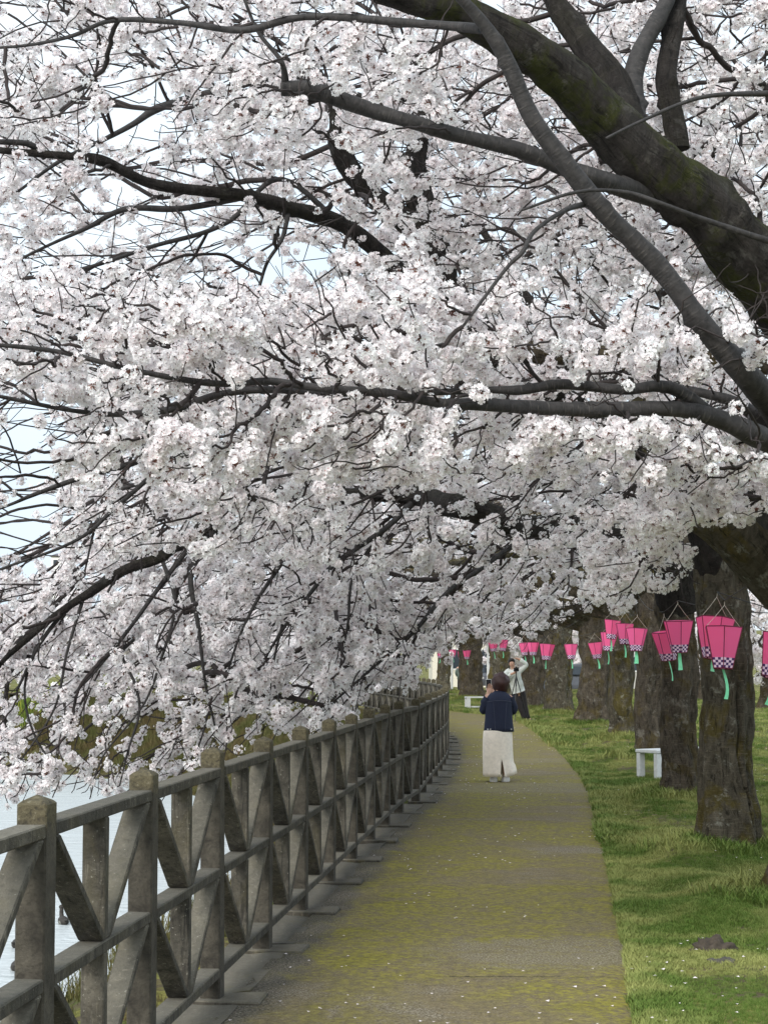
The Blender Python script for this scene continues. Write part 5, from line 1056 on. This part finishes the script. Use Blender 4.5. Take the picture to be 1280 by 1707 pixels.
n_ = 26000; y = 8 + 100 * RNG.random(n_) ** .9; fx = np.interp(y, FL[:60][:, 1] if False else FL[np.argsort(FL[:, 1])][:, 1], FL[np.argsort(FL[:, 1])][:, 0]); x = fx - .2 - 4.6 * RNG.random(n_)
x = np.where(y > 84, -62 * RNG.random(n_) , x); fd = fence_dist(x, y); ok = (fd > .12) & (fd < 4.5) & ((y > 45) | (fd < .9) | (RNG.random(len(x)) < .12)); x, y, fd = x[ok], y[ok], fd[ok]; z = terrain_z(x, y, fd)
ok = z > ZW + .02; sc0 = np.where(fd < .9, .22, np.where(y > 70, 1.5, .6)) * RNG.uniform(.5, 1.2, len(x)); rot = np.column_stack([np.zeros(len(x)), np.zeros(len(x)), RNG.random(len(x)) * 6.28])
scatter('bank_growth', np.column_stack([x, y, z])[ok], rot[ok], sc0[ok], PR_B)
xy = np.column_stack([-16.2 + RNG.normal(0, .5, 90), 85.9 + RNG.normal(0, .45, 90)]); fd = fence_dist(xy[:, 0], xy[:, 1]); z = terrain_z(xy[:, 0], xy[:, 1], fd)
scatter('yellow_flowers', np.column_stack([xy, z]), np.zeros((90, 3)), RNG.uniform(.8, 1.5, 90), PR_R)
vs, fs = [], []
for k in range(1000):
    if k < 650: y = 6.5 + 45 * random.random() ** 1.6; l = np.interp(y, FL[:90, 1], FL[:90, 0]) if y < 50 else 0; r = np.interp(y, RE[:, 1], RE[:, 0]); x = l + .1 + (r - l) * random.random(); z = .022
    else: y = 6.5 + 40 * random.random() ** 1.4; r = np.interp(y, RE[:, 1], RE[:, 0]); x = r + (y * .23 - r) * random.random(); z = float(terrain_z(np.array([x]), np.array([y]), np.array([-3.0]))[0]) + .035
    if noise.noise(Vector((x * .8, y * .5, 9))) < -.02: continue
    s = random.uniform(.005, .009) * (1.5 if random.random() < .1 else 1) * (1 + y / 40); a = random.random() * 6.28; c, d_ = math.cos(a) * s, math.sin(a) * s; b = len(vs)
    vs += [(x - c, y - d_, z), (x + d_, y - c, z + s * .3), (x + c, y + d_, z), (x - d_, y + c, z + s * .4)]; fs.append((b, b + 1, b + 2, b + 3))
tag(link('fallen_petals', fastmesh('fallen_petals', vs, fs, smooth=False), mat=M['petalground']), kind='stuff')
for px, py, s, nm, lab, cat in ((1188, 1590, .085, 'tree_stump', 'low rotten stump sticking out of the lawn at lower right', 'stump'), (1238, 1556, .08, 'rock', 'grey mossy stone in the lawn above the rotten stump', 'stone'), (1262, 1562, .05, 'rock', 'small brown stone beside the grey mossy stone at right', 'stone'), (1205, 1612, .06, 'rock', 'flat dark stone just right of the rotten stump', 'stone'), (1160, 1536, .06, 'rock', 'flat brown stone in the lawn left of the mossy stone', 'stone')):
    p = G(px, py); bm = bmesh.new(); bmesh.ops.create_icosphere(bm, subdivisions=4, radius=1)
    for v_ in bm.verts:
        nf = noise.fractal(v_.co * 2.2 + Vector((px, 0, 0)), 1, 2, 5); k = 1 + .45 * nf; v_.co = Vector((v_.co.x * s * 1.3 * k, v_.co.y * s * k, v_.co.z * s * (.55 if nm == 'rock' else .8) * (1 + .7 * nf)))
    t = tag(link(nm, bm_mesh(bm, nm, True), mat=M['rock' if nm == 'rock' else 'deadwood'], loc=(p[0], p[1], .01)), lab, cat)
